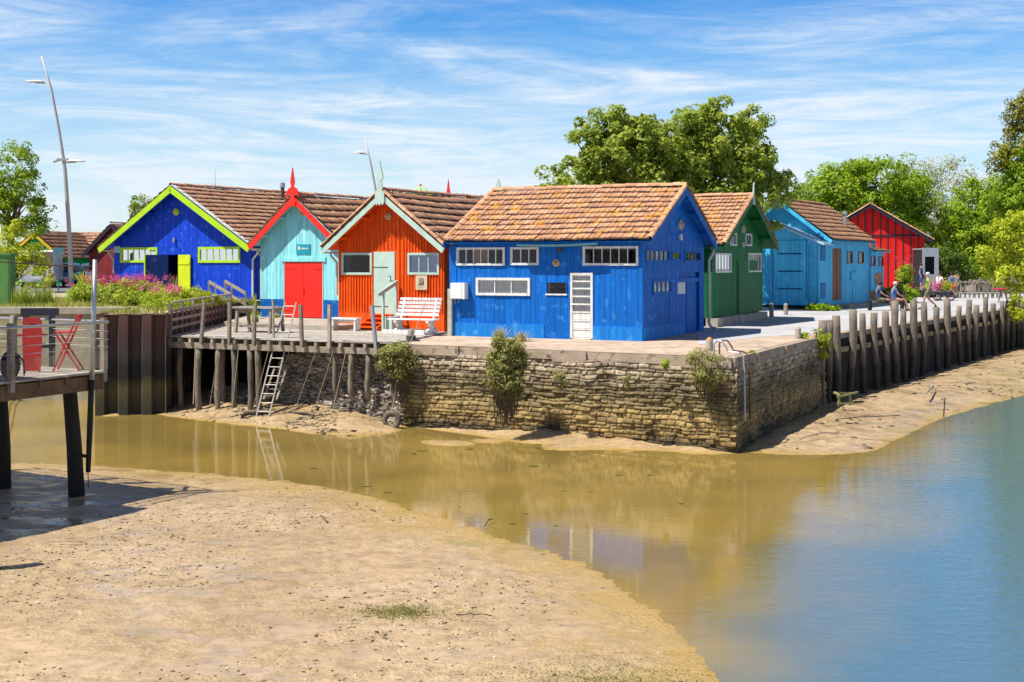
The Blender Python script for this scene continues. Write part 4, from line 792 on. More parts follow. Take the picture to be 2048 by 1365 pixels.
m = MB(); m.tube([g.p(q[2]-.18, q[1]+1.22, .03), g.p(q[2]-.18, q[1]+1.22, .1), g.p(q[2]-.1, q[1]+1.20, .1), g.p(q[2]-.1, q[1]+1.08, .1), g.p(q[2]-.16, q[1]+1.05, .1)], .014, 6); m.obj('handle', BLACK, dr)
sg = px_box(oran, 'g0', (833.4, 551.5, 856.2, 580), .03, .06, 'sign', flat('beige_board', (.62, .52, .36)))
q = g.px(833.4, 551.5, 856.2, 580); uc_ = (q[0]+q[2])/2; m = MB(); e_ = (q[2]-q[0])*.23; g.box(m, uc_-e_, q[3]-.08-2*e_, uc_+e_, q[3]-.08, .06, .064); lg = m.obj('emblem', flat('dark_bronze', (.09, .06, .03)), sg)
text(sg, 'EF', g, uc_, q[3]-.08-e_, .066, .21, flat('beige_board', (.62, .52, .36))); text(sg, 'EMILIE', g, uc_, q[1]+.15, .062, .07, flat('dark_bronze', (.09, .06, .03))) if 0 else None
m = MB()
for i, zz in enumerate((q[1]+.16, q[1]+.12, q[1]+.06)):
    for k in range(7 - 2*(i == 2)): g.box(m, uc_-.12+.035*k, zz-.008, uc_-.12+.035*k+.024, zz+.008, .06, .063)
m.obj('small_lettering', flat('dark_bronze', (.09, .06, .03)), sg)
wall_lamp(oran, 'g0', 778.4, 433, .12); finial(oran, 'spear', CELAD, -.54, 1.30, w=1.15); finial(oran, 'spear', CELAD, 6.4, 1.15)
eave_gutter(oran, 0, -.4, 6.2, PIPEM, .0, 1.0, False)
# ===== lime-trimmed ultramarine cabin
cL = Vector((-13.9, 51)); oL = cL-tv*3.95
lc = [(241.3, 495.3, 315.5, 525.6), (397, 494, 481, 526), (335, 510, 361, 602)]
lime = cabin('ultramarine_cabin', 'wide ultramarine cabin with lime green gable trim, windows and open door', (oL.x, oL.y, .6), thc, 8.1, 8.0, 2.36, 4.66, 'y', ULTRA, {'g0': lc}, ov=.35, og=.5, fascia=LIME, fh=.24, wob=.01, seed=44, bw=.17)
T = lime['T']; g = lime['g0']; rl_ = lime['rects']['g0']
for i in (0, 1): window(lime, 'g0', rl_[i], LIME, 6, .10, .035, [(.15, .3, CURTB), (.33, .62 if i == 0 else .8, CURT)])
q = rl_[2]; m = MB(); hp = g.p(q[0], 0, .02); m.prism([g.p(q[0], .05, .03), g.p(q[0]-.62, .05, .62), g.p(q[0]-.62, q[3], .62), g.p(q[0], q[3], .03)], (0.03, .03, 0)); dl = m.obj('door', NAVY, T)
m = MB(); m.beam(g.p(q[0]-.64, .05, .64), g.p(q[0]-.64, q[3], .64), .05, .06); m.obj('door_edge', LIME, dl)
m = MB(); planks(m, WF((g.O+g.u*(q[2]-.02)+g.n*.12).xy, g.u.xy, g.n.xy, lime), .70, lambda u: q[3], .05, [], .14)
g.box(m, q[2], .35, q[2]+.66, .45, .12, .14); g.box(m, q[2], q[3]-.4, q[2]+.66, q[3]-.3, .12, .14); m.obj('door', LIME2, T)
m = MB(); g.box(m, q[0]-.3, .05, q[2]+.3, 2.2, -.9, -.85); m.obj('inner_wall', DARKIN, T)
wall_lamp(lime, 'g0', 353.7, 424, .15, ring=flat('lime_lamp', (.5, .7, .02))); small_lamp(lime, 'g0', 351.6, 480)
px_box(lime, 'g0', (228.5, 493, 240.5, 506), .0, .02, 'panel', flat('pale_blue_panel', (.30, .50, .74)))
eave_gutter(lime, 0, -.4, 8, PIPEM, .05, 1.0, False); eave_gutter(lime, 1, -.4, 8, flat('white_gutter', (.74, .74, .72)), .0, .0, False, .07)
# metal flashing on the right verge
c_ = lime; E = Vector((8.1+.35, -.5, 2.36-.35*c_['tn']+.03)); Rg_ = Vector((4.05, -.5, 4.69)); Vv = (Rg_-E).normalized(); nn = Vector((0, 1, 0)).cross(Vv); nn = nn if nn.z > 0 else -nn
m = MB(); m.prism([E+nn*.1, E+nn*.14, Rg_+nn*.14, Rg_+nn*.1], (0, .16, 0)); m.obj('flashing', flat('white_zinc', (.62, .66, .72), .4), T)
q = Vector((3.0+4.05, 4.5)); zc = 4.66-3.0*c_['tn']; m = MB(); P0 = Vector((4.6, 5.6, 4.2)); m.tube([P0, P0+Vector((0, 0, .95))], .085, 10); ch = m.obj('chimney_pipe', RUST, T); m = MB(); m.lathe([(.12, .78), (.12, .98), (.02, 1.02)], 12, P0); m.obj('chimney_cap', METAL, ch)
m = MB(); m.tube([(4.05, 2.0, 4.7), (4.05, 2.0, 5.6)], [.014, .006], 5); m.tube([(4.05, 2.0, 4.75), (4.05, 2.0, 4.95)], .03, 6); m.obj('aerial', METAL, T)
# ===== green cabin
oG = Vector((6.8, 41.6)); rg = R(64.7)
gc = [(1429.8, 506.8, 1461.6, 545.9), (1495.8, 506.8, 1522, 544.6), (1459.5, 466, 1472.5, 492), (1490.8, 468, 1502.7, 492.5)]
green = cabin('green_cabin', 'dark green gabled cabin with white barred windows behind the largest blue cabin', (oG.x, oG.y, .0), rg, 7.1, 7.5, 2.86, 4.5, 'y', GREEN, {'g0': [tuple(v) for v in gc]}, ov=.35, og=.5, tmat=TILE_LICHEN, fascia=GREEN, verge=1, wob=.016, seed=55, z0=.3)
T = green['T']; g = green['g0']; rr_ = green['rects']['g0']
window(green, 'g0', rr_[0], WHITE, 5, .06, .03); window(green, 'g0', rr_[1], WHITE, 5, .06, .03); window(green, 'g0', rr_[2], WHITE, 2, .06, .03); window(green, 'g0', rr_[3], WHITE, 2, .06, .03)
wall_lamp(green, 'g0', 1484, 458, .17); small_lamp(green, 'g0', 1483.6, 490, PIPEM)
m = MB(); n = 10
for i in range(n): g.box(m, 7.1*i/n-.1, 0, 7.1*(i+1)/n-.1, .30+random.uniform(-.03, .01), -.2, .22+random.uniform(-.03, .03))
m.obj('plinth', CONC, T)
q = g.px(1474, 524, 1514, 640); m = MB(); g.box(m, q[0], .32, q[2], q[3], -.0, .02); g.box(m, q[0]+.0, q[3], q[2], q[3]+.05, .0, .03); dr = m.obj('door', GREEN, T)
m = MB(); g.box(m, q[0]+.02, .34, q[0]+.16, q[3]-.02, .02, .024); m.obj('door_gap', DARKIN, dr)
m = MB(); m.prism([Vector((3.4, -.55, 4.3)), Vector((3.7, -.55, 4.3)), Vector((3.64, -.55, 4.72)), Vector((3.55, -.55, 5.1)), Vector((3.46, -.55, 4.72))], (0, .04, 0)); m.obj('finial', CELAD, T)
# ===== sky-blue cabin with shed and annex
oB = Vector((14.95, 57.9))-tv*4.6
sc = [(1664.7, 497, 1682.5, 601), (1694, 503.5, 1704, 527.6), (1716, 504, 1727, 527.6)]
sky_c = cabin('sky_blue_cabin', 'sky blue cabin with brown door, a lean-to shed at its gable and a small annex', (oB.x, oB.y, .15), thc, 4.6, 6.9, 3.22, 4.95, 'y', LBLUE, {'s1': sc}, ov=.25, og=.35, og2=.05, fascia=LBLUE, wob=.01, seed=66)
T = sky_c['T']; g = sky_c['s1']; rr_ = sky_c['rects']['s1']
q = rr_[0]; m = MB(); g.box(m, q[0], .05, q[2], q[3], -.06, -.02); g.box(m, (q[0]+q[2])/2-.02, .05, (q[0]+q[2])/2+.02, q[3], -.02, .0); dr = m.obj('door', BROWN, T)
for i in (1, 2): window(sky_c, 's1', rr_[i], BROWN, 1, .05, .02)
m = MB(); r = g.px(1700, 545, 1716, 561); g.box(m, *r, 0, .1); m.obj('meter_box', LBLUE, T)
m = MB()
for x in (q[2]+.05, 3.9, 6.4): g.box(m, x, .05, x+.07, q[3], .0, .02)
m.obj('battens', LBLUE, T)
oS = Vector((12.2, 57.95)); wl = lambda p: tuple(sky_c['mw'].inverted() @ Vector((*p, 0)))
sx, sy, _ = wl(oS); sw = 2.35; sd_ = -sy
shed_g = {'mw': sky_c['mw'], 'T': T}; shf = WF((sx, sy), (1, 0), (0, -1), shed_g); shs = WF((sx+sw, sy), (0, 1), (1, 0), shed_g); shl = WF((sx, sy), (0, 1), (-1, 0), shed_g)
m = MB(); topf = lambda u: 3.95-.98*u/sw; planks(m, shf, sw, topf, .04, [], .2); planks(m, shs, sd_, lambda u: 2.97, .04, [], .17); planks(m, shl, sd_, lambda u: 3.95, .04, [], .2); sh = m.obj('lean_to_shed', LBLUE, T)
m = MB(); m.prism([(sx-.1, sy-.12, 3.98), (sx+sw+.28, sy-.12, 3.98-.98*(sw+.38)/sw), (sx+sw+.28, 0, 3.98-.98*(sw+.38)/sw), (sx-.1, 0, 3.98)], (0, 0, .07)); m.obj('shed_roof', flat('pale_roof_sheet', (.42, .62, .74)), sh)
for y in (508, 543, 578):
    m = MB(); r = shf.px(1556, y-1, 1604, y+1); shf.box(m, *r, 0, .04); m.obj('strap_hinge', NAVY, sh)
m = MB()
for a, b, c, d in ((1544, 480, 1546, 600), (1612, 480, 1614, 600), (1544, 480, 1614, 481.5), (1618, 486, 1619, 606), (1634, 490, 1635, 606)): r = shf.px(a, b, c, d); shf.box(m, *r, 0, .018)
m.obj('door_outline', flat('shed_line', (.02, .22, .5)), sh)
for y0, y1 in ((492, 521), (566, 596)):
    m = MB(); r = shs.px(1641, y0, 1651, y1); n = 8
    for i in range(n): z = r[1]+(r[3]-r[1])*i/n; m.prism([shs.p(r[0], z, .0), shs.p(r[0], z+.02, .0), shs.p(r[0], z-.02, .05), shs.p(r[0], z-.04, .05)], shs.u*(r[2]-r[0]))
    lo = m.obj('louvre', LBLUE, sh); m = MB(); shs.box(m, *r, 0, .006); m.obj('louvre_gap', NAVY, lo)
m = MB(); m.tube([(3.9, 4.9, 3.6), (3.9, 4.9, 4.55)], .09, 10); ch = m.obj('chimney_pipe', METAL, T); m = MB(); m.lathe([(.14, .9), (.14, 1.0), (.02, 1.05)], 12, (3.9, 4.9, 3.6)); m.obj('chimney_cap', METAL, ch)
eave_gutter(sky_c, 1, -.3, 6.9, flat('blue_gutter', (.10, .35, .55)), 6.8, .05)
# annex
ax0, ax1, ay0, ay1 = 2.2, 4.6, 6.98, 9.6; an = {'mw': sky_c['mw'], 'T': T, 'rects': {}}; an['a1'] = WF((ax1, ay0), (0, 1), (1, 0), an); an['a0'] = WF((ax0, ay1), (1, 0), (0, 1), an)
rs = [an['a1'].px(1742, 512, 1750, 532.7), an['a1'].px(1756.6, 513.6, 1766, 533)]
m = MB(); planks(m, an['a1'], ay1-ay0, lambda u: 2.62, .05, rs, .17); planks(m, an['a0'], ax1-ax0, lambda u: 3.2-.58*u/(ax1-ax0), .05, [], .17); ann = m.obj('annex', LBLUE, T)
for r in rs: window(an, 'a1', r, BROWN, 1, .05, .02)
P = Vector((ax1+.3, ay0, 2.57)); Q = Vector((ax0, ay0, 3.24)); Vv = (Q-P); Ly = Vv.length; Vv.normalize(); U = Vector((0, 1, 0)); nn = U.cross(Vv); nn = nn if nn.z > 0 else -nn
m = MB(); m.prism([P, P+U*(ay1-ay0+.25), Q+U*(ay1-ay0+.25), Q], nn*.05); m.obj('annex_roof_boards', LBLUE, T); tiled(T, P+nn*.05, U, Vv, nn, ay1-ay0+.25, Ly, TILE, .006, 4, 'annex_roof')
r = an['a1'].px(1750, 546.6, 1762, 568); m = MB(); an['a1'].box(m, *r, 0, .03); sn = m.obj('sign', flat('orange_notice', (.55, .16, .06)), T); m = MB(); h = (r[3]-r[1])
for k in range(3): an['a1'].box(m, r[0]+.06+.1*k, r[1]+h*.55, r[0]+.13+.1*k, r[1]+h*(.75-.04*k), .03, .034)
m.obj('emblem', WHITE2, sn)
m = MB(); m.box(4.62, .9, -.15, 5.3, 2.6, .03); m.box(4.62, 3.2, -.15, 5.15, 6.6, .0); m.obj('step', CONC, T)
# ===== red cabin
oR = Vector((19.85, 79.6)); red = cabin('red_cabin', 'bright red cabin with black battens at the far end of the quay path', (oR.x, oR.y, .55), -R(17), 6.6, 7, 3.25, 5.25, 'y', BRED, {}, ov=.5, og=.5, fascia=BLACKP, verge=1, wob=.006, seed=77, fh=.16, mats={'purlin': BRED, 'under': BLACKP})
T = red['T']; g = red['g0']; gt = lambda u: 3.25+2.0*(u/3.25 if u < 3.3 else (6.6-u)/3.3); m = MB(); u = .2
while u < 6.5: g.box(m, u, 0.02, u+.07, gt(u)-.02, -.01, .035); u += .46
g.box(m, 0, 3.3, 6.5, 3.4, .035, .05); m.obj('battens', BLACKP, T)
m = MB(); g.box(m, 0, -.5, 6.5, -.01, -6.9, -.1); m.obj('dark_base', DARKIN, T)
# ===== back rows
def far_cabin(name, label, px, base_y, depth, rz, W_, L_, he, ha, axis, mat, fas, seed, og=.3): 
    p = D(px, base_y, depth); return cabin(name, label, (p.x, p.y, HL-.1), rz, W_, L_, he, ha, axis, mat, {}, ov=.25, og=og, fascia=fas, seed=seed, purl=False, group='painted cabins beyond the left flower beds')
GREEN2 = paint('emerald_paint', (.01, .40, .09)); YEL = flat('yellow_paint', (.85, .50, .01))
f1 = far_cabin('emerald_cabin', 'long emerald green cabin with tiled roof behind the leaning lamp post', 82, 565, 86, -R(4), 9.5, 5, 1.95, 3.55, 'x', GREEN2, GREEN2, 88, 0)
g = f1['s0']; window(f1, 's0', (1.2, .8, 2.9, 1.6), LIME, 3, .07, .03); window(f1, 's0', (5.9, .75, 6.9, 1.75), YEL, 1, .07, .03)
f2 = far_cabin('yellow_trim_cabin', 'green cabin with yellow gable trim half hidden by the bushes at the left', 22, 565, 82, -R(8), 3.6, 6, 2.0, 3.5, 'y', GREEN2, YEL, 89)
f3 = far_cabin('maroon_cabin', 'small maroon gabled cabin peeping out left of the lime trimmed cabin', 178, 560, 76, -R(20), 3.8, 6, 2.2, 3.85, 'y', flat('maroon_paint', (.25, .03, .03)), BLACKP, 90)
# ------------------------------------------------------------------ VEGETATION
def leafmat(name, c1, c2, trans=.3, rough=.5):
    m = bpy.data.materials.new(name); m.use_nodes = True; t = m.node_tree; b = t.nodes['Principled BSDF']; L = t.links.new
    at = nd(t, 'Attribute'); at.attribute_name = 'tint'; r = nd(t, 'ValToRGB'); L(at.outputs['Fac'], r.inputs[0]); r.color_ramp.elements[0].color = (*c1, 1); r.color_ramp.elements[1].color = (*c2, 1)
    L(r.outputs[0], b.inputs['Base Color']); b.inputs['Roughness'].default_value = rough; b.inputs['Specular IOR Level'].default_value = .35
    tr = nd(t, 'BsdfTranslucent'); L(r.outputs[0], tr.inputs[0]); x = nd(t, 'MixShader'); x.inputs[0].default_value = trans; L(b.outputs[0], x.inputs[1]); L(tr.outputs[0], x.inputs[2]); L(x.outputs[0], t.nodes['Material Output'].inputs[0]); return m
FIG = leafmat('fig_leaf', (.14, .24, .02), (.50, .56, .07), .45); BRIGHT = leafmat('bright_leaf', (.12, .25, .01), (.42, .56, .02), .4); DARKL = leafmat('dark_leaf', (.035, .08, .012), (.14, .23, .02)); YLEAF = leafmat('yellow_leaf', (.22, .32, .01), (.62, .66, .04), .4)
PALEL = leafmat('pale_olive_leaf', (.22, .25, .08), (.46, .46, .20)); LIMEL = leafmat('lime_leaf', (.26, .36, .02), (.52, .62, .05), .4); AUT = leafmat('ochre_leaf', (.09, .10, .012), (.38, .34, .03)); SEAB = leafmat('purslane_leaf', (.17, .19, .05), (.50, .48, .15), .35)
DEAD = leafmat('dead_leaf', (.06, .05, .03), (.22, .18, .10)); DRY = leafmat('dry_grass', (.30, .26, .09), (.58, .50, .20)); GRASSM = leafmat('green_grass', (.16, .26, .02), (.46, .50, .07)); PINK = leafmat('pink_petal', (.62, .04, .22), (.90, .22, .50)); REDP = leafmat('red_petal', (.55, .02, .03), (.85, .12, .12))
BARK = M('bark', (.16, .12, .08), .9, (.07, .055, .04), 6, (4, 4, .7), .9, .8, 10, .03, .2)
def leaves(name, P, Nn, size, mat, parent, tint, asp=.55, rg=RNG, hang=0):
    n = len(P); d = rg.normal(size=(n, 3)); d[:, 2] -= hang; d -= Nn*(d*Nn).sum(1)[:, None]; d /= np.linalg.norm(d, axis=1)[:, None]+1e-9; s = np.cross(Nn, d)
    l = (size*rg.uniform(.6, 1.25, n))[:, None]; w = l*asp; f = Nn*l*.12
    V = np.stack([P-d*l/2, P+s*w/2+f-d*l*.08, P+d*l/2, P-s*w/2+f-d*l*.08], 1).reshape(-1, 3); F = (np.arange(n)[:, None]*4+np.array([0, 1, 2, 3])[None])
    return npmesh(name, V, F, mat, parent, tint)
def crown_pts(lobes, nclump, per, cr, seed, up=.5, gap=.45, flat_=.75):
    rg = np.random.default_rng(seed); vol = np.array([l[3]*l[4]*l[5] for l in lobes])**.8; cnt = np.maximum(1, (nclump*vol/vol.sum())).astype(int); C = []; O = []
    for l, k in zip(lobes, cnt):
        d = rg.normal(size=(k*3, 3)); d /= np.linalg.norm(d, axis=1)[:, None]; rr = rg.uniform(.35, 1, k*3)**.45
        q = d*rr[:, None]; bump = 1+.22*np.sin(d[:, 0]*5+seed)*np.cos(d[:, 2]*6+seed*2)+.12*np.sin(d[:, 1]*9)
        c = np.array(l[:3])+q*np.array(l[3:6])*bump[:, None]; nz = np.sin(c[:, 0]*2.3+seed)*np.sin(c[:, 2]*2.6+1.3*seed)*np.cos(c[:, 1]*1.7); ok = (nz > -gap) | (rg.random(len(c)) < .25); c = c[ok][:k]; C.append(c); O.append(d[ok][:k])
    C = np.concatenate(C); O = np.concatenate(O); n = len(C); ct = rg.uniform(0, 1, n); idx = np.repeat(np.arange(n), per); g = rg.normal(size=(n*per, 3)); g /= np.linalg.norm(g, axis=1)[:, None]; g *= rg.uniform(.3, 1, n*per)[:, None]**.5*cr
    g[:, 2] *= flat_; csz = rg.uniform(.6, 1.35, n)[idx][:, None]; P = C[idx]+g*csz; Nn = O[idx]*.5+g/cr*.7+rg.normal(size=g.shape)*.55; Nn[:, 2] += up; Nn /= np.linalg.norm(Nn, axis=1)[:, None]
    return C, P, Nn, np.clip(ct[idx]*.55+rg.uniform(0, .45, n*per), 0, 1)
def tree(name, label, base, lobes, mat, nclump=180, per=60, cr=.45, leaf=.16, seed=1, trunk=.18, top=None, cat='tree', asp=.55, up=.5, gap=.45, limbs=16, extra=None, group=None):
    T = thing(name, label, cat, base, 0, group); B = Vector(base); L = [(l[0]-B.x, l[1]-B.y, l[2]-B.z, *l[3:]) for l in lobes]
    C, P, Nn, tt = crown_pts(L, nclump, per, cr, seed, up, gap); leaves('crown', P, Nn, leaf, mat, T, tt, asp, np.random.default_rng(seed))
    if extra: C2, P2, N2, t2 = crown_pts([(l[0]-B.x, l[1]-B.y, l[2]-B.z, *l[3:]) for l in extra[0]], extra[2], per, cr, seed+9, up, gap); leaves('crown', P2, N2, leaf, extra[1], T, t2, asp, np.random.default_rng(seed+9))
    rd = random.Random(seed); m = MB(); zt = top or min(l[2]-l[5]*.5 for l in L); fork = Vector((rd.uniform(-.1, .1), 0, max(.25, zt)))
    m.tube([(0, 0, -.2), fork*.5+Vector((rd.uniform(-.08, .08), 0, 0)), fork], [trunk*1.15, trunk*.9, trunk*.75], 9, jit=.06)
    cs = [Vector(C[i]) for i in np.random.default_rng(seed).choice(len(C), min(limbs, len(C)), replace=False)]
    for c in cs:
        mid = fork.lerp(c, .5)+Vector((rd.uniform(-.25, .25), rd.uniform(-.25, .25), rd.uniform(-.1, .35)))*min(1, (c-fork).length*.4); m.tube([fork-Vector((0, 0, .05)), fork.lerp(mid, .5)+Vector((rd.uniform(-.08, .08),)*3), mid, c], [trunk*.5, trunk*.34, trunk*.2, trunk*.06], 6, jit=.05)
    m.obj('trunk', BARK, T, smooth=True); return T
def L_(px, py, Y, rx, ry, rz): p = D(px, py, Y); return (p.x, p.y, p.z, rx, ry, rz)
tree('fig_tree', 'broad fig tree behind the ridge of the largest blue cabin', (4.6, 54, 0), [L_(1240, 310, 54, 2.1, 1.8, 2.0), L_(1160, 370, 54, 1.5, 1.4, 1.2), L_(1270, 260, 54.2, 1.3, 1.2, 1.0), L_(1110, 395, 53.5, .9, .8, .55), L_(1300, 380, 54, 1.6, 1.5, 1.2), L_(1310, 300, 54.5, 1.2, 1.2, 1.2), L_(1200, 310, 54, 1.3, 1.2, 1.2), L_(1335, 340, 54.5, 1.3, 1.2, 1.3)], FIG, 330, 75, .42, .22, 3, .22, asp=.6)
tree('fig_tree', 'tallest fig tree, reaching over the green cabin and the sky blue shed', (9.0, 56, 0), [L_(1440, 290, 56, 2.1, 1.9, 1.9), L_(1380, 330, 56, 1.8, 1.7, 1.8), L_(1480, 350, 56, 1.6, 1.6, 1.6), L_(1545, 370, 56.6, 1.0, .8, 1.1), L_(1440, 400, 55.5, 2.6, 1.5, .9), L_(1545, 440, 57, .5, .5, .35), L_(1400, 245, 56, .9, .9, .7), L_(1500, 250, 56, .8, .8, .7)], FIG, 380, 75, .43, .22, 5, .24, asp=.6)
tree('round_tree', 'bright green bushy tree standing behind the red cabin', (24.5, 92, 0), [L_(1680, 385, 92, 3.2, 3, 2.2), L_(1760, 370, 92, 3.4, 3, 2.2), L_(1810, 400, 92, 2.2, 2, 2.0), L_(1630, 400, 92, 2.0, 2, 1.6), L_(1720, 440, 92, 4.0, 3, 2.5), L_(1830, 440, 92, 1.5, 2, 1.8)], BRIGHT, 560, 65, .65, .26, 8, .3)
tree('sparse_tree', 'pale yellowish thin leaved tree farthest behind the red cabin', (34, 120, 0), [L_(1840, 370, 120, 2.5, 2.5, 2.5), L_(1900, 380, 120, 3, 2.5, 3), L_(1950, 390, 120, 2, 2, 2.5), L_(1880, 460, 120, 4, 3, 4)], PALEL, 300, 40, .75, .22, 9, .3, gap=.15)
tree('dense_tree', 'dense green tree hanging over the pale wall at the path end', (33.5, 92, 0), [L_(1960, 450, 92, 2.6, 2.5, 3.2), L_(1910, 490, 92, 1.7, 2, 2.2), L_(2010, 430, 90, 2.2, 2, 3.0), L_(1890, 530, 91, 1.2, 1.2, 1.3), L_(1950, 525, 91, 1.8, 1.5, 1.2), L_(2040, 500, 90, 2.0, 2, 2.2)], BRIGHT, 620, 65, .55, .24, 10, .3)
tree('tall_tree', 'tall tree at the right edge with ochre top and drooping bright branches', (26.8, 60.5, 0), [L_(2060, 330, 60, 1.3, 1.2, 1.5), L_(2040, 400, 60, 1.4, 1.3, 1.2)], BRIGHT, 330, 60, .36, .16, 12, .25, top=3.5, limbs=30, extra=([L_(2035, 230, 60, .6, .8, .8), L_(2055, 280, 60, 1.3, 1.0, 1.2), L_(1998, 310, 60, .5, .6, .9), L_(2060, 200, 60, .7, .8, .7)], AUT, 110))
tree('yellow_green_shrub', 'bright yellow green branches leaning over the last timber piles', (26.0, 57.6, 0), [L_(2040, 470, 57, 1.5, 1.2, 1.2), L_(1990, 505, 57, .8, .8, .6), L_(2035, 550, 56.5, 1.1, .9, .8), L_(2050, 610, 55.5, .6, .7, .8), L_(2000, 540, 57, .6, .7, .35)], YLEAF, 230, 55, .32, .15, 14, .12, top=1.5, cat='shrub', limbs=26)
tree('left_tree', 'green leafy tree at the left edge of the planted quay', (-24.6, 60, HL), [L_(20, 340, 60, 1.3, 1.2, 1.2), L_(45, 385, 60, 1.2, 1.2, 1.0), L_(20, 425, 60, 1.7, 1.3, 1.0), L_(85, 425, 60, .65, .7, .8), L_(-40, 380, 60, 1.6, 1.4, 1.9), L_(35, 305, 60, .6, .6, .5), L_(60, 455, 60, .9, .9, .5)], BRIGHT, 250, 55, .34, .15, 15, .2)
tree('yellow_bush', 'yellow green bush between the green cabinet and the white van', (-20.6, 50, HL), [L_(25, 490, 50, .9, .8, .9), L_(60, 520, 50, .8, .7, .8), L_(0, 530, 50, 1.0, .7, .8), L_(70, 560, 49, .6, .5, .45), L_(20, 460, 50, .4, .4, .5)], YLEAF, 130, 55, .26, .12, 16, .08, top=.5, cat='bush')
tree('small_tree', 'small tree top showing behind the left roof slope of the ultramarine cabin', (-22.5, 72, HL), [L_(282, 412, 72, .8, .7, .6), L_(300, 440, 72, .9, .8, .8), L_(268, 430, 72, .4, .4, .3)], FIG, 60, 45, .28, .16, 17, .1)
tree('far_hedge', 'far low treetops above the roofs at the left', (-40, 130, HL), [L_(x, 500, 130, 3, 1.5, 1.6+.4*math.sin(x)) for x in range(-800, 1500, 50)], LIMEL, 700, 40, .8, .3, 18, .2, cat='hedge')
tree('weeping_bush', 'green bush hanging over the base of the pale wall at the path end', (31, 84, 0), [L_(1915, 545, 84, 1.3, 1, 1.0), L_(1890, 520, 84, .9, .9, 1.0)], DARKL, 60, 60, .4, .18, 19, .1, cat='bush')
tree('weeping_bush', 'dark backdrop trees seen behind the pale wall at the right', (46, 125, 0), [L_(x, 480, 125, 4, 3, 4+math.sin(x)) for x in range(1870, 2200, 50)], DARKL, 420, 60, 1.0, .36, 20, .3)
def bush(name, label, px, py, Y, w, h, mat, leaf=.08, seed=1, z=HL, flower=None, nf=20, cat='bush', nc=None, group=None):
    p = D(px, py, Y); nc = nc or int(26*w*h*6)+8; T = thing(name, label, cat, (p.x, p.y, z), 0, group)
    lobes = [(random.uniform(-.3, .3)*w, random.uniform(-.2, .2)*w, h*random.uniform(.3, .5), w*.42, w*.35, h*.45) for _ in range(4)]
    C, P, Nn, tt = crown_pts(lobes, nc, 34, min(w, h)*.24, seed, .5, .6); P[:, 2] = np.maximum(P[:, 2], .02); leaves('foliage', P, Nn, leaf, mat, T, tt, .5, np.random.default_rng(seed))
    m = MB()
    for i in range(10): a = random.uniform(0, 6.3); c = Vector(C[random.randrange(len(C))]); m.tube([(0.05*math.cos(a), .05*math.sin(a), 0), c*.6, c], [.014, .01, .006], 4)
    m.obj('stem', BARK, T)
    if flower:
        rg = np.random.default_rng(seed+4); k = nf; hx = rg.uniform(-.55, .55, k)*w; hy = rg.uniform(-.35, .35, k)*w; hz = h*rg.uniform(.75, 1.15, k); c = np.stack([hx, hy, hz], 1); idx = np.repeat(np.arange(k), 26)
        P = c[idx]+rg.normal(size=(k*26, 3))*np.array([.045, .045, .055]); Nn = rg.normal(size=P.shape); Nn /= np.linalg.norm(Nn, axis=1)[:, None]; leaves('blossom', P, Nn, .045, flower, T, rg.random(len(P)), .8, rg)
    return T
def spikes(name, label, loc, n, h, spread, mat, w=.03, seed=1, cat='plant', droop=.3, rad=.05):
    T = thing(name, label, cat, loc); r = np.random.default_rng(seed); vs = []; fs = []; k = 5
    for i in range(n):
        a = r.uniform(0, 6.28); e = r.uniform(.1, 1)*spread; hh = h*r.uniform(.6, 1.1); bx, by = rad*r.uniform(0, 1)*math.cos(a*1.7), rad*r.uniform(0, 1)*math.sin(a*1.7); b = len(vs)
        for j in range(k):
            f = j/(k-1); q = f*hh; ww = w*(1-f)**.7; X = bx+math.cos(a)*e*f**1.4*hh; Y = by+math.sin(a)*e*f**1.4*hh; Z = q*(1-droop*e*f*f); vs += [(X-math.sin(a)*ww, Y+math.cos(a)*ww, Z), (X+math.sin(a)*ww, Y-math.cos(a)*ww, Z)]
        fs += [(b+2*j, b+2*j+1, b+2*j+3, b+2*j+2) for j in range(k-1)]
    npmesh('blades', np.array(vs), np.array(fs), mat, T, np.repeat(r.random(n), k-1)); return T
random.seed(9)
bush('flowering_bush', 'light green bush with pink flowers right of the lamp post', 168, 575, 45, 1.3, .85, LIMEL, .10, 1, flower=PINK, nf=8)
bush('flowering_bush', 'round bush with pink blossoms behind the metal pole', 207, 578, 44.6, 1.2, .9, LIMEL, .10, 2, flower=PINK, nf=22)
bush('flowering_bush', 'valerian bush with red and pink blossoms beside the blue tub', 250, 580, 43, 1.3, .85, GRASSM, .09, 3, flower=REDP, nf=24)
bush('flowering_bush', 'valerian bush with dense magenta blossoms below the left lime window', 290, 580, 42.4, 1.5, .9, LIMEL, .09, 4, flower=PINK, nf=60)
bush('flowering_bush', 'low valerian bush with a few pink blossoms at the bed edge', 322, 592, 40.5, 1.1, .62, LIMEL, .08, 5, flower=PINK, nf=26)
bush('leafy_bush', 'yellow green weedy bush below the lime door', 365, 585, 42, 1.5, .75, YLEAF, .08, 6)
bush('leafy_bush', 'fresh green weeds beside the top of the handrail', 408, 592, 43, 1.2, .6, LIMEL, .08, 7)
bush('leafy_bush', 'low green weeds on the near corner of the flower bed', 345, 604, 39, 1.1, .45, LIMEL, .07, 8)
spikes('yucca', 'spiky yellow green yucca beside the leaning lamp post', (*D(166, 575, 45.6)[:2], HL+.5), 60, .75, .9, YLEAF, .035, 4)
spikes('reed_clump', 'tall tan feathery reeds in front of the open doorway', (*D(350, 590, 43.5)[:2], HL), 90, 1.15, .35, DRY, .012, 5, rad=.3)
spikes('grass_clump', 'tall green grass clump beside the green cabinet', (*D(50, 600, 42)[:2], HL), 160, .75, .7, GRASSM, .02, 6, rad=.5)
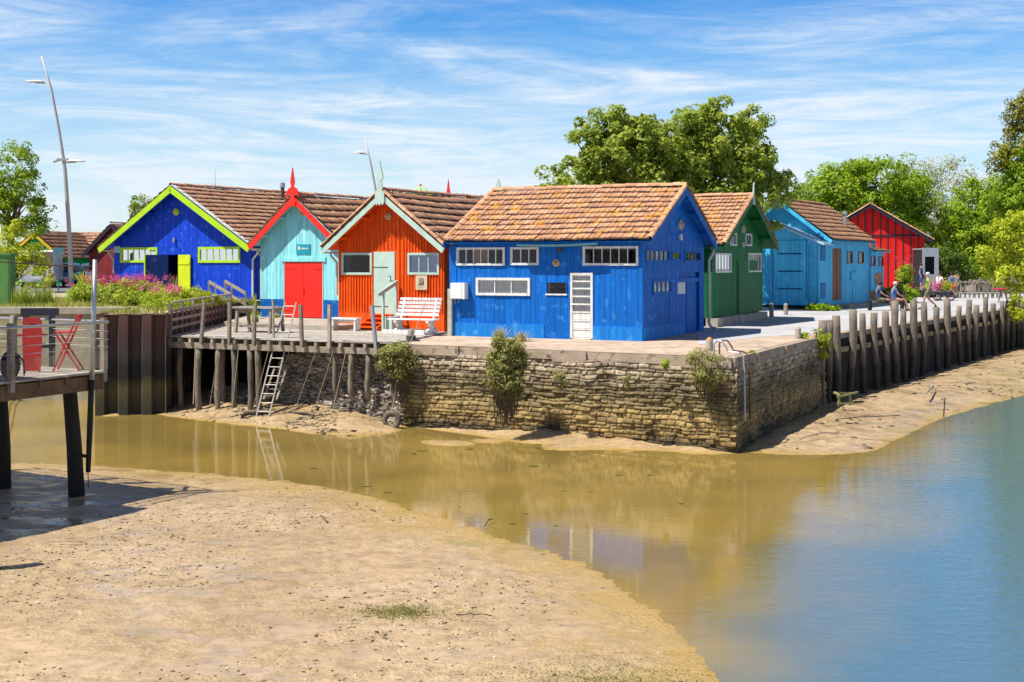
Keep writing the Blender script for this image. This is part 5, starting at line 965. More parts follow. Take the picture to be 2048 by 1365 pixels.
spikes('grass_clump', 'tall grass clump left of the sandy track', (*D(92, 600, 43)[:2], HL), 160, .7, .7, GRASSM, .02, 7, rad=.5)
spikes('strap_plant', 'green strap leaved plant in the gap beside the turquoise cabin', (*D(507, 610, 43.6)[:2], .2), 70, .95, .6, GRASSM, .03, 8)
spikes('grass_clump', 'yellow green tuft under the picnic table', (*D(512, 640, 41)[:2], .2), 60, .4, .8, LIMEL, .02, 9, rad=.15)
spikes('grass_clump', 'small yellow tuft beside the red double doors', (*G(552, 636, .2)[:2], .2), 50, .2, 1.1, YLEAF, .02, 19, rad=.15)
spikes('grass_clump', 'dry grass tuft on the quay before the plinth, left of the other', (*G(1003, 683)[:2], 0), 130, .48, .9, DRY, .008, 10, rad=.25)
spikes('grass_clump', 'dry grass tuft on the quay before the plinth, right of the other', (*G(1045, 684)[:2], 0), 110, .38, .9, DRY, .008, 11, rad=.25)
def grass_stuff(name, label, n, fn, h, mat, w=.01, seed=1):
    r = np.random.default_rng(seed); P = fn(r, n); n = len(P); a = r.uniform(0, 6.28, n); hh = h*r.uniform(.4, 1.2, n); lx = r.normal(size=(n, 2))*hh[:, None]*.35; ww = w
    V = np.stack([P+np.stack([-np.sin(a)*ww, np.cos(a)*ww, 0*a], 1), P+np.stack([np.sin(a)*ww, -np.cos(a)*ww, 0*a], 1), P+np.stack([lx[:, 0], lx[:, 1], hh], 1)], 1).reshape(-1, 3)
    o = npmesh(name, V, np.arange(n*3).reshape(-1, 3), mat, tint=r.random(n)); tag(o, label, 'grass'); o['kind'] = 'stuff'; return o
def gfn(r, n):
    x = r.uniform(-22, -9.5, n*3); y = r.uniform(35.6, 50, n*3); ok = (y > np.where(x < -12.2, 39.2, 35.6)) & (x < -10.1) & (vnoise(x, y, 1.0, 3) > .42); x = x[ok][:n]; y = y[ok][:n]; return np.stack([x, y, x*0+HL], 1)
grass_stuff('bed_grass', 'short dry and green grass over the left quay top', 16000, gfn, .16, M('bed_grass_leaf', (.42, .40, .08), .8, (.20, .26, .03), 1.5, amt=1, tint=.3, bump=0), .012, 2)
def hanging(name, label, px, py, Y, rx, rz, mat, seed, roots=14, rl=1.0, leaf=.07, nc=60, cr=.14):
    p = D(px, py, Y); T = thing(name, label, 'plant', p); C, P, Nn, tt = crown_pts([(0, 0, 0, rx, .28, rz), (-.05, -.02, rz*.5, rx*1.0, .30, rz*.5), (rx*.3, 0, -rz*.7, rx*.45, .15, rz*.5), (-rx*.35, 0, -rz*.5, rx*.35, .15, rz*.45)], nc, 60, cr, seed, .6, .7); leaves('foliage', P, Nn, leaf, mat, T, tt, .32, np.random.default_rng(seed), hang=-1.2)
    if nc > 30:
        C2, P2, N2, t2 = crown_pts([(.0, -.02, -rz*.55, rx*.8, .2, rz*.6)], nc//3, 50, cr*1.1, seed+3, .3, .7); leaves('dead_growth', P2, N2, leaf*.9, DEAD, T, t2, .22, np.random.default_rng(seed+1), hang=-2)
    m = MB(); r = random.Random(seed)
    for i in range(roots): x = r.uniform(-.6, .6)*rx; l = rl*r.uniform(.5, 1.1); m.tube([(x, .1, 0), (x+r.uniform(-.1, .1), .05, -rz*.8), (x*.7+r.uniform(-.12, .12), .12, -rz-l*.6), (x*.6+r.uniform(-.12, .12), .16, -rz-l)], [.02, .018, .012, .004], 4, r.random())
    if roots: m.obj('roots', M('root_fibre', (.10, .085, .05), .95, (.05, .04, .025), 8), T)
    return T
hanging('hanging_plant', 'green sea purslane clump with long roots at the deck end, above the tyre', 797, 718, 32.55, .45, .42, SEAB, 21, 46, .9, .085, 120)
hanging('hanging_plant', 'largest purslane clump hanging down the middle of the sunny quay wall', 1012, 735, 29.95, .50, .70, SEAB, 22, 60, .75, .085, 210)
hanging('hanging_plant', 'straggly purslane clump at the quay corner beside the metal ladder', 1412, 738, 28.2, .36, .42, SEAB, 23, 14, .5, .07, 60)
hanging('hanging_plant', 'small dark tuft in the sunny wall right of the largest clump', 1122, 755, 29.6, .13, .18, SEAB, 24, 5, .2, .06, 9, .09)
hanging('hanging_plant', 'tiny dark tuft in the middle of the sunny wall', 1255, 762, 28.9, .09, .15, SEAB, 25, 4, .15, .05, 6, .07)
hanging('hanging_plant', 'tiny bright green tuft near the coping of the sunny wall', 1331, 728, 28.5, .10, .10, LIMEL, 26, 2, .1, .06, 7, .07)
hanging('hanging_plant', 'bright green tuft on the coping just right of the metal ladder', 1494, 712, 29.8, .18, .12, LIMEL, 27, 2, .1, .08, 10, .09)
hanging('hanging_plant', 'mossy yellow clump where the stone wall meets the first pile', 1635, 695, 36.1, .40, .32, YLEAF, 28, 8, .3, .09, 40, .15)
bush('leafy_bush', 'low leafy bush at the foot of the sky blue shed', 1642, 620, 55.5, 1.5, .38, BRIGHT, .12, 31, z=0)
bush('leafy_bush', 'green bush between the seated people and the red cabin', 1812, 590, 66, 1.9, 1.0, BRIGHT, .13, 32, z=0)
hb = bush('flower_basket', 'hanging basket of red and yellow flowers on the red cabin corner', 1808, 545, 67, .75, 1.35, LIMEL, .10, 33, z=1.05, flower=REDP, nf=26, cat='flower basket')
m = MB(); m.lathe([(.05, -.25), (.25, -.1), (.3, .1), (.28, .1)], 12, (0, 0, .0)); m.obj('basket', BLACK, hb); m = MB(); m.beam((0, 0, -1.05), (0, 0, .3), .06, .06); m.obj('stand', BLACK, hb)
tree('strip_weeds', 'weeds along the top edge of the quay wall near the first pile', (8.9, 36.0, 0), [(8.9, 36.0, .05, .45, .35, .16), (8.3, 35.3, .03, .25, .4, .07)], LIMEL, 20, 40, .12, .08, 40, .02, top=.1, cat='weeds', limbs=3)
# floating weed on the water
o = None; r = np.random.default_rng(3); n = 70; q = [G(r.uniform(300, 1400), r.uniform(880, 1060), ZW+.006) for _ in range(n)]; m = MB()
for p in q:
    if p.x < (p.y-38)*-.2-9: continue
    a = r.uniform(0, 3); s = .015+.10*r.random()**2.5; k = [(p.x+s*math.cos(a+j)*r.uniform(.6, 1.8), p.y+s*.7*math.sin(a+j)*r.uniform(.5, 1), ZW+.006+r.uniform(0, .004)) for j in (0, 1.2, 2.4, 3.7, 5)]; m.add(k, [(0, 1, 2, 3, 4)], r.random())
o = m.obj('floating_weed', flat('wet_weed', (.07, .10, .02), .5)); tag(o, 'dark bits of weed floating on the muddy water', 'weed'); o['kind'] = 'stuff'
def afn(r, n):
    P = []
    for c, rr in ((G(800, 1222, ZW+.1), .35), (G(1190, 1345, ZW+.1), .8), (G(1260, 1362, ZW+.1), .6)):
        k = n//3; P.append(np.stack([c.x+r.normal(size=k)*rr*.9*(1+.5*np.sin(r.normal(size=k)*3)), c.y+r.normal(size=k)*rr*.5], 1))
    P = np.concatenate(P); return np.concatenate([P, (terrain(P[:, 0], P[:, 1])-.004)[:, None]], 1)
grass_stuff('green_algae', 'patches of green algae on the near mud bank', 16000, afn, .018, M('algae_leaf', (.26, .27, .05), .8, (.12, .14, .03), 5, amt=1, tint=.3, bump=0), .006, 3)
# ------------------------------------------------------------------ OBJECTS
def loc_frame(T): return T.matrix_basis.inverted()
def stand(name, label, cat, p, rz=0, group=None): return thing(name, label, cat, p, rz, group)
# bollards
for i, (px, base, top, lab) in enumerate(((1419, 702, 677, 'concrete bollard with ochre lichen top at the quay corner'), (1596, 678, 655, 'plain concrete bollard at the edge of the grey path near the first piles'), (1543, 634, 608, 'timber bollard closest to the green cabin'), (1571.6, 630, 608, 'timber bollard in front of the sky blue shed'))):
    p = G(px, base); h = (base-top)*p.y/F_PX; T = stand('bollard', lab, 'bollard', (p.x, p.y, 0), 0, 'short bollards on the quay'); m = MB(); r = .088; m.lathe([(r*1.05, 0), (r, h*.5), (r*1.02, h-.05), (r*.98, h-.04)], 14); m.obj('post', CONC if i < 2 else WOODG, T, smooth=False)
    m = MB(); m.lathe([(r*1.0, h-.04), (r*.7, h), (.02, h+.03)], 14); m.obj('cap', flat('lichen_cap', (.42, .24, .06)) if i == 0 else (CONC if i < 2 else WOODG), T)
p = G(822, 683); T = stand('mooring_post', 'short weathered mooring post wrapped in dark rope beside the white slatted bench', 'bollard', (p.x, p.y, 0)); m = MB(); m.lathe([(.10, 0), (.09, .28), (.06, .34), (.01, .35)], 10); m.obj('post', WOODG, T); m = MB()
for k in range(3): m.torus((0, 0, .05+.045*k), .12, .022, 'z', 16, 6)
m.torus((.12, -.1, .03), .12, .02, 'z', 16, 6); m.obj('rope', flat('dark_rope', (.05, .05, .05)), T)
p = G(808, 690); q = D(852, 604, p.y+.4); m = MB(); m.tube([(p.x, p.y, -.4), q], [.014, .008], 6); tag(m.obj('thin_rod', METAL), 'thin rod leaning from the mooring post towards the white bench', 'rod')
# metal ladder at the quay corner
d = (QC-QB).normalized(); n_ = Vector((d.y, -d.x)); T = stand('metal_ladder', 'rusty tubular metal ladder with hoops at the quay corner', 'ladder', (QB.x, QB.y, 0)); m = MB(); rails = []
for s in (.35, .78):
    a = d*s; P = lambda w, z: (a.x+n_.x*w, a.y+n_.y*w, z); pts = [P(-.55, 0), P(-.55, .26), P(-.48, .34), P(-.36, .34), P(-.28, .24), P(-.2, .10), P(.05, .08), P(.16, 0), P(.18, -.3), P(.2, -1.5)]
    m = MB(); m.tube(pts, .022, 8); m.obj('rail', METAL if s < .5 else RUST, T)
for z in (-.1, -.4, -.7, -1.0, -1.3): m = MB(); a = d*.35+n_*.185; b = d*.78+n_*.185; m.tube([(*a, z), (*b, z)], .016, 6); m.obj('rung', RUST, T)
def ladder(name, label, Pb, Pt, w, n, mat, sd, r=.022):
    Pb = Vector(Pb); Pt = Vector(Pt); T = stand(name, label, 'ladder', Pb); sd = Vector(sd).normalized()*w/2; d = Pt-Pb
    for s in (-1, 1): m = MB(); m.beam(sd*s, sd*s*.92+d, r*1.6, r*2.4, up=(0, -1, .3)); m.obj('rail', mat, T)
    for i in range(n): f = (i+.6)/n; m = MB(); m.tube([-sd+d*f, sd+d*f], .014, 6); m.obj('rung', mat, T)
    return T
pb = G(525, 835, -2.08); pt = D(581, 606, 35.0); ladder('aluminium_ladder', 'long silver ladder leaning from the mud up against the deck edge', pb, pt, .38, 13, flat('aluminium', (.42, .40, .37), .5, metal=.3), (1, -.25, 0))
pb = D(540, 800, 34.0); pt = D(562, 735, 34.7); ladder('old_wooden_ladder', 'short broken wooden ladder on the stones behind the silver ladder', pb, pt, .4, 5, WOODG, (1, -.3, 0), .03)
# tyres
def tyre(label, c, r, face, mat, name='tyre'):
    m = MB(); pr = []; fx = Vector(face).normalized(); Mx = fx.to_track_quat('Y', 'Z').to_matrix(); m.torus((0, 0, 0), r*.74, r*.26, 'y', 28, 10, Mx); m2 = [v for v in m.v]; o = m.obj(name, mat, smooth=True); o.location = c; tag(o, label, 'tyre'); return o
c = D(783.6, 841, 32.35); tyre('muddy tyre hanging under the purslane clump at the waterline', c, .255, (-.1, -1, .1), MUDDYRUB)
m = MB(); m.tube([c+Vector((0, 0, .2)), D(790, 790, 32.5), D(800, 700, 32.8)], .018, 6); tag(m.obj('tyre_rope', ROPEM), 'rope holding the muddy tyre below the deck end', 'rope')
tyre('black tyre hung on the far end of the deck railing', D(447, 618, 44.8), .30, (.75, -.65, 0), RUBBER)
# mooring ropes hanging from the deck edge
rp = [((359.6, 681), (352, 781), 0), ((391, 685), (386.5, 809), 0), ((437.5, 694), (419, 815), 0), ((478, 688), (463.8, 822), 0), ((539.5, 692), (505.5, 820), 0), ((580, 699), (552, 786), 0), ((632, 701), (589, 823), 0), ((667, 701), (626, 829), 0), ((693, 699), (661, 838), 0)]
for i, (a, b, _) in enumerate(rp):
    P, u = on_line(a[0], FL-db*.03, FR-db*.03); A = Vector((P.x, P.y, CAMZ-(a[1]-HZ)*P.y/F_PX)); B = G(b[0], b[1], -1.93 if b[1] > 812 else -1.7); mid = (A+B)/2+Vector((0, 0, -.02)); m = MB(); m.tube([A, mid, B], .011, 5); o = m.obj('mooring_rope', ROPEM); tag(o, f'{ORD[i]} rope from the left stretched from the deck edge down to the mud', 'rope', 'ropes stretched from the deck edge to the mud')
def log(label, p, q, r, seed, n=7, name='log', mat=None, arch=.06):
    rd = random.Random(seed); P = Vector(p); Q = Vector(q); pts = [P.lerp(Q, i/(n-1))+Vector((0, 0, arch*math.sin(i/(n-1)*3.14)+rd.uniform(-.015, .015))) for i in range(n)]; m = MB(); m.tube(pts, [r*rd.uniform(.85, 1.1) for _ in pts], 9, jit=.07); return tag(m.obj(name, mat or WOODD, smooth=True), label, 'log' if r > .03 else 'stick')
log('dark log lying on the mud under the foot of the silver ladder', G(482, 832, -2.05), G(540, 830, -2.05), .055, 1); log('curved dark log half buried in the mud below the stone heap', G(572, 831, -2.05), G(636, 838, -2.08), .05, 2, arch=.10)
log('crooked pale branch lying on the right mud bank', G(1600, 878, -2.0), G(1676, 866, -1.98), .016, 3, name='branch', mat=WOODG); log('long thin branch across the right mud bank', G(1672, 838, -1.9), G(1800, 832, -1.95), .018, 4, name='branch', mat=WOODP, arch=.03)
log('broken stake leaning on the bank below the middle piles', G(1852, 787, -1.8), D(1867, 772, 39.8), .03, 5, name='stake', mat=WOODG, arch=0); log('upright stick standing in the shallow water at the right bank', G(1887, 838, -2.25), D(1890, 796, 34.4), .02, 6, name='stake', mat=WOODP, arch=0)
log('forked twig bundle on the near mud', G(916, 1229, -2.06), G(984, 1230, -2.06), .006, 7, name='twig', mat=WOODD, arch=.01); log('little bent twig sticking out of the mud near the waterline', G(640, 1033, -2.12), G(655, 1046, -2.12), .008, 8, name='twig', mat=WOODD, arch=.04)
log('bent twig at the waterline below the reflection of the white bench', G(970, 1052, -2.18), G(985, 1040, -2.15), .008, 9, name='twig', mat=WOODD, arch=.05)
# wreck of a wooden frame on the right bank
c = G(1696, 812, -1.86); T = stand('broken_frame', 'broken mossy wooden frame lying on the right mud bank', 'wreckage', c, R(20)); GW = M('mossy_wood', (.30, .30, .12), .9, (.16, .13, .07), 5)
for a, b in (((-.35, 0, .25), (.4, .1, .36)), ((-.3, .25, .35), (.45, .3, .30)), ((-.3, 0, .0), (-.3, 0, .3)), ((.1, .05, 0), (.1, .05, .3)), ((-.35, 0, .08), (.15, -.05, .06)), ((-.3, -.05, .3), (-.25, .3, .36))): m = MB(); m.beam(a, b, .05, .05); m.obj('bar', GW, T)
# picnic table on the deck
c = (-7.75, 37.6, DZ); T = stand('picnic_table', 'grey weathered wooden table standing on the deck', 'table', c, -R(24)); m = MB()
for k in range(5): m.box(-.80, -.36+.145*k, .74+.006*(k % 2), .80, -.36+.145*k+.135, .785+.006*(k % 2), random.random())
m.obj('tabletop', DECKW, T)
for x in (-.62, .62):
    for s in (-1, 1): m = MB(); m.beam((x, s*.36, 0), (x, s*.26, .74), .10, .07, up=(1, 0, 0)); m.obj('leg', WOODG, T)
m = MB(); m.box(-.62, -.2, .16, .62, .2, .21); m.box(-.70, -.3, .62, -.56, .3, .74); m.box(.56, -.3, .62, .70, .3, .74); m.obj('shelf', WOODG, T)
# small white bench
T = stand('white_bench', 'small plain white bench beside the orange steps', 'bench', (*G(692, 662, DZ)[:2], DZ), -R(28)); m = MB(); m.box(-.5, -.16, .36, .5, .16, .41); m.obj('seat', WHITE, T)
for s in (-1, 1): m = MB(); m.box(s*.42-.03, -.14, 0, s*.42+.03, .14, .36); m.obj('leg', WHITE, T)
m = MB(); m.box(-.39, .08, .26, .39, .11, .36); m.obj('apron', WHITE, T)
# large slatted bench
T = stand('slatted_bench', 'large white slatted bench with scrolled feet in front of the orange cabin', 'bench', (*G(828, 668, DZ)[:2], DZ), -R(24))
for k in range(5): m = MB(); z = .53+.115*k; y = .22+.055*k; m.box(-.72, y, z, .72, y+.025, z+.085, random.random()); m.obj('back_slat', WHITE, T)
for k in range(3): m = MB(); m.box(-.80, -.22+.14*k, .42, .80, -.22+.14*k+.12, .455, random.random()); m.obj('seat_slat', WHITE, T)
pf = [(-.28, .12), (-.30, .05), (-.22, .0), (.32, .0), (.42, .05), (.40, .14), (.28, .18), (.20, .24), (.22, .34), (.30, .40), (.24, .42), (-.20, .42), (-.22, .36), (-.08, .28), (-.04, .20), (-.14, .14)]
for s in (-.55, .55):
    m = MB(); m.prism([(s-.04, y, z) for y, z in pf], (.08, 0, 0)); m.obj('leg', WHITE, T); m = MB(); m.beam((s, .2, .4), (s, .46, 1.06), .06, .05, up=(1, 0, 0)); m.obj('back_upright', WHITE, T)
m = MB(); m.box(-.85, -.38, 0, .55, -.30, .13); m.box(-.6, .1, .05, .7, .15, .14); m.obj('footrest', WHITE, T)
# orange steps and handrail
g = oran['g0']; q = ro[2]; sm = oran['mw']; T = stand('orange_steps', 'orange painted wooden steps leading to the pale green door', 'steps', (*(sm @ g.p(q[0]+.35, 0, .1)).xy, DZ), thc); zt = max(.5, q[1]-.06)
for k in range(4):
    m = MB(); z = zt*(k+1)/4; y1 = -(.82-.27*k)*.85; m.box(-.42, y1, z-.04, .42, y1+.27, z); m.box(-.40, y1+.2, z-zt/4, .40, y1+.22, z-.04); m.obj('tread', ORANGE, T)
for s in (-.42, .38): m = MB(); m.prism([(s, 0, 0), (s, -.75, 0), (s, -.72, .1), (s, 0, zt-.05)], (.04, 0, 0)); m.obj('stringer', ORANGE, T)
T = stand('step_handrail', 'pale green handrail beside the orange steps', 'handrail', (*(sm @ g.p(q[0]+1.0, 0, .1)).xy, DZ), thc)
for y, h in ((-.72, 1.2), (-.05, 1.45)): m = MB(); m.box(-.035, y-.035, 0, .035, y+.035, h); m.obj('post', CELAD, T)
m = MB(); m.beam((0, -.95, 1.14), (0, .0, 1.52), .05, .12); m.obj('rail', CELAD, T); m = MB(); m.box(-.02, -.6, 0, .25, -.05, .45); m.obj('side_box', CELAD, T)
# steps with handrails from the flower bed down to the deck
def hrail(label, pts, posts, group='grey handrails of the bed steps'):
    A = D(*pts[0]); B = D(*pts[1]); T = stand('wooden_handrail', label, 'handrail', (A.x, A.y, HL), 0, group); O = T.location; m = MB(); m.beam(A-O, B-O, .05, .11); m.obj('rail', WOODG, T)
    m = MB(); m.beam(A-O-Vector((0, 0, .42)), B-O-Vector((0, 0, .42)), .035, .10); m.obj('lower_rail', WOODG, T)
    for f in posts: P = A.lerp(B, f)-O; m = MB(); m.beam((P.x, P.y, min(P.z-.85, P.z-.8)), (P.x, P.y, P.z+.02), .075, .075); m.obj('post', WOODG, T)
hrail('left weathered handrail of the steps beside the flower bed', ((418, 564, 46.5), (462, 590, 45.2)), (0, .3, .97)); hrail('right weathered handrail of the steps, nearer the turquoise cabin', ((450, 563, 47.5), (491, 587, 46)), (0, .33, 1))
T = stand('bed_steps', 'wooden steps descending from the flower bed to the deck', 'steps', (-10.3, 46.2, 0), thc)
for k in range(4): m = MB(); m.box(.0+.26*k, -.5, HL-.17*(k+1)-.05, .30+.26*k, .5, HL-.17*(k+1)); m.obj('tread', WOODG, T)
# green cabinet, tub, sign post
p = G(8, 611, HL); T = stand('green_cabinet', 'green metal electrical cabinet at the left edge of the quay', 'cabinet', (p.x-.35, p.y, HL), 0); GC = flat('cabinet_green', (.10, .26, .06), .5); m = MB(); m.box(-.55, -.25, 0, .65, .25, 1.75); m.obj('housing', GC, T); m = MB(); m.box(-.6, -.3, 1.75, .7, .3, 1.82); m.obj('lid', GC, T); m = MB(); m.box(-.03, -.262, .1, .6, -.25, 1.65); m.obj('door', GC, T)
p = D(248, 580, 46); T = stand('blue_tub', 'tapered dark blue tub with folded lid standing in the flower bed', 'tub', (p.x, p.y, HL)); m = MB(); m.add([(-.38, -.3, 0), (.45, -.3, 0), (.45, .35, 0), (-.38, .35, 0), (-.55, -.4, .78), (.5, -.4, .76), (.5, .45, .76), (-.55, .45, .78)], [(0, 3, 2, 1), (4, 5, 6, 7), (0, 1, 5, 4), (1, 2, 6, 5), (2, 3, 7, 6), (3, 0, 4, 7)]); m.obj('body', ULTRA, T); m = MB(); m.beam((-.57, 0, .80), (.52, 0, .78), .9, .04); m.obj('rim', NAVY, T); m = MB(); m.prism([(.45, -.2, .0), (.5, -.2, .76), (.56, -.2, .76), (.95, -.2, .02)], (0, .05, 0)); m.obj('lid', NAVY, T)
p = D(117, 570, 63); T = stand('road_sign', 'back of a triangular road sign on a blue grey pole', 'road sign', (p.x, p.y, HL)); SB = flat('sign_back', (.10, .22, .32), .5, metal=.2); m = MB(); m.tube([(0, 0, 0), (0, 0, 2.25)], .035, 8); m.obj('pole', SB, T); m = MB(); m.prism([(-.36, -.04, 2.25), (.36, -.04, 2.25), (.04, -.04, 1.62), (-.04, -.04, 1.62)], (0, .02, 0)); m.obj('sign_plate', SB, T)
p = D(93, 575, 52); T = stand('notice_board', 'brown wooden notice board behind the yellow bush', 'notice board', (p.x, p.y, HL)); m = MB(); m.beam((-.1, 0, 0), (-.1, 0, 1.9), .09, .09); m.beam((.14, 0, 0), (.14, 0, 1.9), .09, .09); m.obj('post', WOODP, T); m = MB(); m.box(-.28, -.07, 1.35, .30, -.03, 1.95); m.obj('board', WOODP, T)
# street lamps
def lamp(label, pts, Y, r0, r1, heads, hw):
    P = [D(x, y, Y) for x, y in pts]; B = Vector((P[0].x, P[0].y, HL if pts[0][0] < 300 else 0)); T = stand('street_lamp', label, 'street lamp', B, 0, 'leaning white street lamps'); n = len(P); m = MB(); P[0].z = B.z
    m.tube([p-B for p in P], [r0+(r1-r0)*i/(n-1) for i in range(n)], 10); m.obj('pole', flat('lamp_grey', (.45, .45, .46), .5), T, smooth=True)
    for x, y, x0, sdn in heads:
        c = D(x, y, Y)-B; a = D(x0, y+3, Y)-B; m = MB(); m.ball(c, hw, 14, 8, (1, .5, .16)); m.v = [v if v[2] > c.z-.03*hw else (v[0], v[1], c.z-.03*hw+(v[2]-c.z)*.2) for v in m.v]; h = m.obj('lamp_head', WHITE2, T, smooth=True); m = MB(); m.tube([a, c-Vector((0, 0, .05))], .035, 6); m.obj('arm', flat('lamp_grey', (.45, .45, .46), .5), h)
    return T, B
T, B = lamp('tall leaning street lamp with two white dish heads left of the ultramarine cabin', ((143, 587), (141, 520), (137, 440), (130, 340), (127, 318), (117, 255), (103, 180), (83, 113)), 61, .13, .045, ((70, 164, 93, -1), (152, 323, 130, 1)), .50)
c = D(127, 320, 61)-B; m = MB(); m.box(c.x-.3, -.12, c.z-.05, c.x+.22, .12, c.z+.06); m.tube([c+Vector((-.2, 0, 0)), c+Vector((-.48, -.1, -.12))], .06, 8); m.obj('security_camera', METAL, T)
lamp('leaning street lamp with one head rising behind the orange cabin', ((768, 520), (761, 430), (753, 390), (742, 330), (730, 277)), 75, .11, .04, ((719, 306, 736, -1),), .40)
lamp('distant street lamp head left of the fig tree above the big blue roof', ((1100, 520), (1096, 440), (1085, 390), (1076, 352)), 92, .09, .04, ((1068, 371, 1080, -1),), .45)
# striped tent
c = D(841, 372, 96); T = stand('striped_tent', 'yellow and blue striped tent top rising behind the orange roof', 'tent', (c.x, c.y, 0)); a = MB(); b = MB(); z0 = c.z; n = 16
for i in range(n):
    t0, t1 = i*2*math.pi/n, (i+1)*2*math.pi/n; mm = a if i % 2 else b; pr = [(.02, z0), (1.1, z0-.62), (3.2, z0-2.0), (3.2, z0-2.6)]
    for (r0, h0), (r1, h1) in zip(pr[:-1], pr[1:]): mm.add([(r0*math.cos(t0), r0*math.sin(t0), h0), (r0*math.cos(t1), r0*math.sin(t1), h0), (r1*math.cos(t1), r1*math.sin(t1), h1), (r1*math.cos(t0), r1*math.sin(t0), h1)], [(0, 1, 2, 3)])
a.obj('yellow_stripes', flat('tent_yellow', (.80, .66, .03)), T); b.obj('blue_stripes', flat('tent_blue', (.04, .42, .50)), T); m = MB(); m.lathe([(2.9, 0), (2.9, z0-2.3)], 16); m.obj('wall', WHITE2, T); m = MB(); m.ball((0, 0, z0+.05), .1, 8, 6); m.obj('knob', RED, T)
# vehicles on the left
def vehicle(name, label, cat, px, by, Y, col, van=False, rz=0, dark=False):
    p = D(px, by, Y); T = stand(name, label, cat, (p.x, p.y, HL), rz); Lh = 2.1 if not van else 2.6; w = .86 if not van else .95
    pr = [(-Lh, .3), (-Lh, .85), (-Lh+.25, .92), (-Lh+.7, 1.42), (Lh-1.6, 1.46), (Lh-.95, .95), (Lh-.1, .82), (Lh, .35)] if not van else [(-Lh, .35), (-Lh, 2.1), (-Lh+.2, 2.2), (Lh-1.4, 2.2), (Lh-.7, 1.3), (Lh, 1.1), (Lh, .4)]
    paintm = flat(name+'_paint', col, .25, spec=.6); m = MB(); k = len(pr); m.prism([(-w, y, z) for y, z in pr], (2*w, 0, 0)); o = m.obj('body', paintm, T); bv_ = o.modifiers.new('b', 'BEVEL'); bv_.width = .07; bv_.segments = 2
    gl = flat('car_glass', (.02, .03, .04), .08)
    wy = [pr[2], pr[3], pr[4], pr[5]] if not van else [(Lh-1.7, 1.35), (Lh-1.7, 2.0), (Lh-1.35, 2.0), (Lh-.85, 1.35)]
    sh = [(y*.93, .95 + (z-.95)*.86 if not van else z) for y, z in wy]
    for s in (-1, 1): m = MB(); m.prism([(s*(w+.004), y, z) for y, z in sh], (s*.01, 0, 0)); m.obj('side_window', gl, T)
    a, b_ = (pr[3], pr[2]) if not van else ((-Lh, 1.95), (-Lh, 1.4)); m = MB(); off = Vector((0, -.02, .015)); m.prism([Vector((-w*.82, a[0], a[1]-.06))+off, Vector((w*.82, a[0], a[1]-.06))+off, Vector((w*.9, b_[0], b_[1]+.03))+off, Vector((-w*.9, b_[0], b_[1]+.03))+off], (0, -.006, 0)); m.obj('rear_window', gl, T)
    for s in (-1, 1):
        for y in (-Lh+.75, Lh-.8):
            m = MB(); m.torus((s*(w-.08), y, .31), .23, .09, 'x', 16, 6); m.obj('wheel', RUBBER, T)
        m = MB(); m.box(s*w*.95-.1*(s > 0)-.0, -Lh-.02, .65, s*w*.95+.1*(s < 0), -Lh, .85); m.obj('tail_light', flat('tail_red', (.5, .01, .01), .3), T)
    m = MB(); m.box(-.28, -Lh-.025, .5, .28, -Lh-.005, .62); m.obj('number_plate', WHITE2, T)
vehicle('parked_car', 'teal blue parked car seen behind the leaning lamp post', 'car', 128, 573, 76, (.02, .12, .22), rz=R(25)); vehicle('parked_car', 'dark grey parked car half hidden by the pink flowers', 'car', 200, 571, 78, (.04, .045, .05), rz=R(8)); vehicle('white_van', 'white van behind the yellow bush at the left', 'van', 88, 574, 73, (.75, .76, .78), True, R(12))
# ------------------------------------------------------------------ foreground pier
K = Vector((-7.5, 22.6)); b2 = Vector((.43, .903)).normalized(); t2 = Vector((.86, -.51)).normalized(); PZ = .2; T = stand('wooden_pier', 'dark wooden pier on leaning piles in the left foreground', 'pier', (K.x, K.y, 0)); PO = Vector((K.x, K.y, 0))
def rel(m): m.v = [(x-PO.x, y-PO.y, z-PO.z) for x, y, z in m.v]; return m
m = MB(); s = 0
while s < 7.5: a = K-t2*0-b2*(s+.07); q = a-t2*5.5; m.beam((*a, PZ-.02), (*q, PZ-.02), .137, .04, t=random.random()); s += .145
rel(m).obj('planking', DECKW, T)
PB = M('pier_beam', (.20, .12, .06), .85, (.08, .05, .03), 4, (1, 1, 1), .9, .6, 14, .02, .2)
m = MB(); a = K-t2*.12+b2*-.0; m.beam((*a, -.01), (*(a-b2*7.4), -.01), .10, .26); a = K-t2*.35-b2*.12; m.beam((*a, .0), (*(a-t2*5), .0), .10, .24); m.beam((*(K-t2*2.2), -.01), (*(K-t2*2.2-b2*7.4), -.01), .10, .26); rel(m).obj('edge_beam', PB, T)
m = MB()
for i in range(12): a = K-b2*(.3+i*.6)+t2*.0; m.beam((*(a-t2*.02), .09), (*(a-t2*5), .09), .07, .12)
rel(m).obj('joists', PB, T)
for (pa, pbx) in (((152, 992, -2.4), (133, 672)), ((6, 976, -2.4), (-3, 700)), ((-160, 1000, -2.4), (-165, 700)), ((-110, 1160, -2.4), (-120, 700))):
    A = G(pa[0], pa[1], -2.12); B = D(pbx[0], pbx[1], A.y); d_ = B-A; A2 = A-d_*.12; m = MB(); m.tube([A2, A.lerp(B, .3)+Vector((.02, 0, 0)), A.lerp(B, .65), Vector((B.x, B.y, .0))], [.155, .14, .13, .135], 11, jit=.06); rel(m).obj('support_pile', WOODD, T, smooth=True)
rT = stand('pier_railing', 'metal and timber railing with netting around the foreground pier', 'railing', (K.x, K.y, PZ)); PO = Vector((K.x, K.y, PZ))
posts = [K-t2*.05, K-b2*2.15-t2*.05*0-t2*.04, K-b2*4.4, K-t2*2.6, K-t2*5]
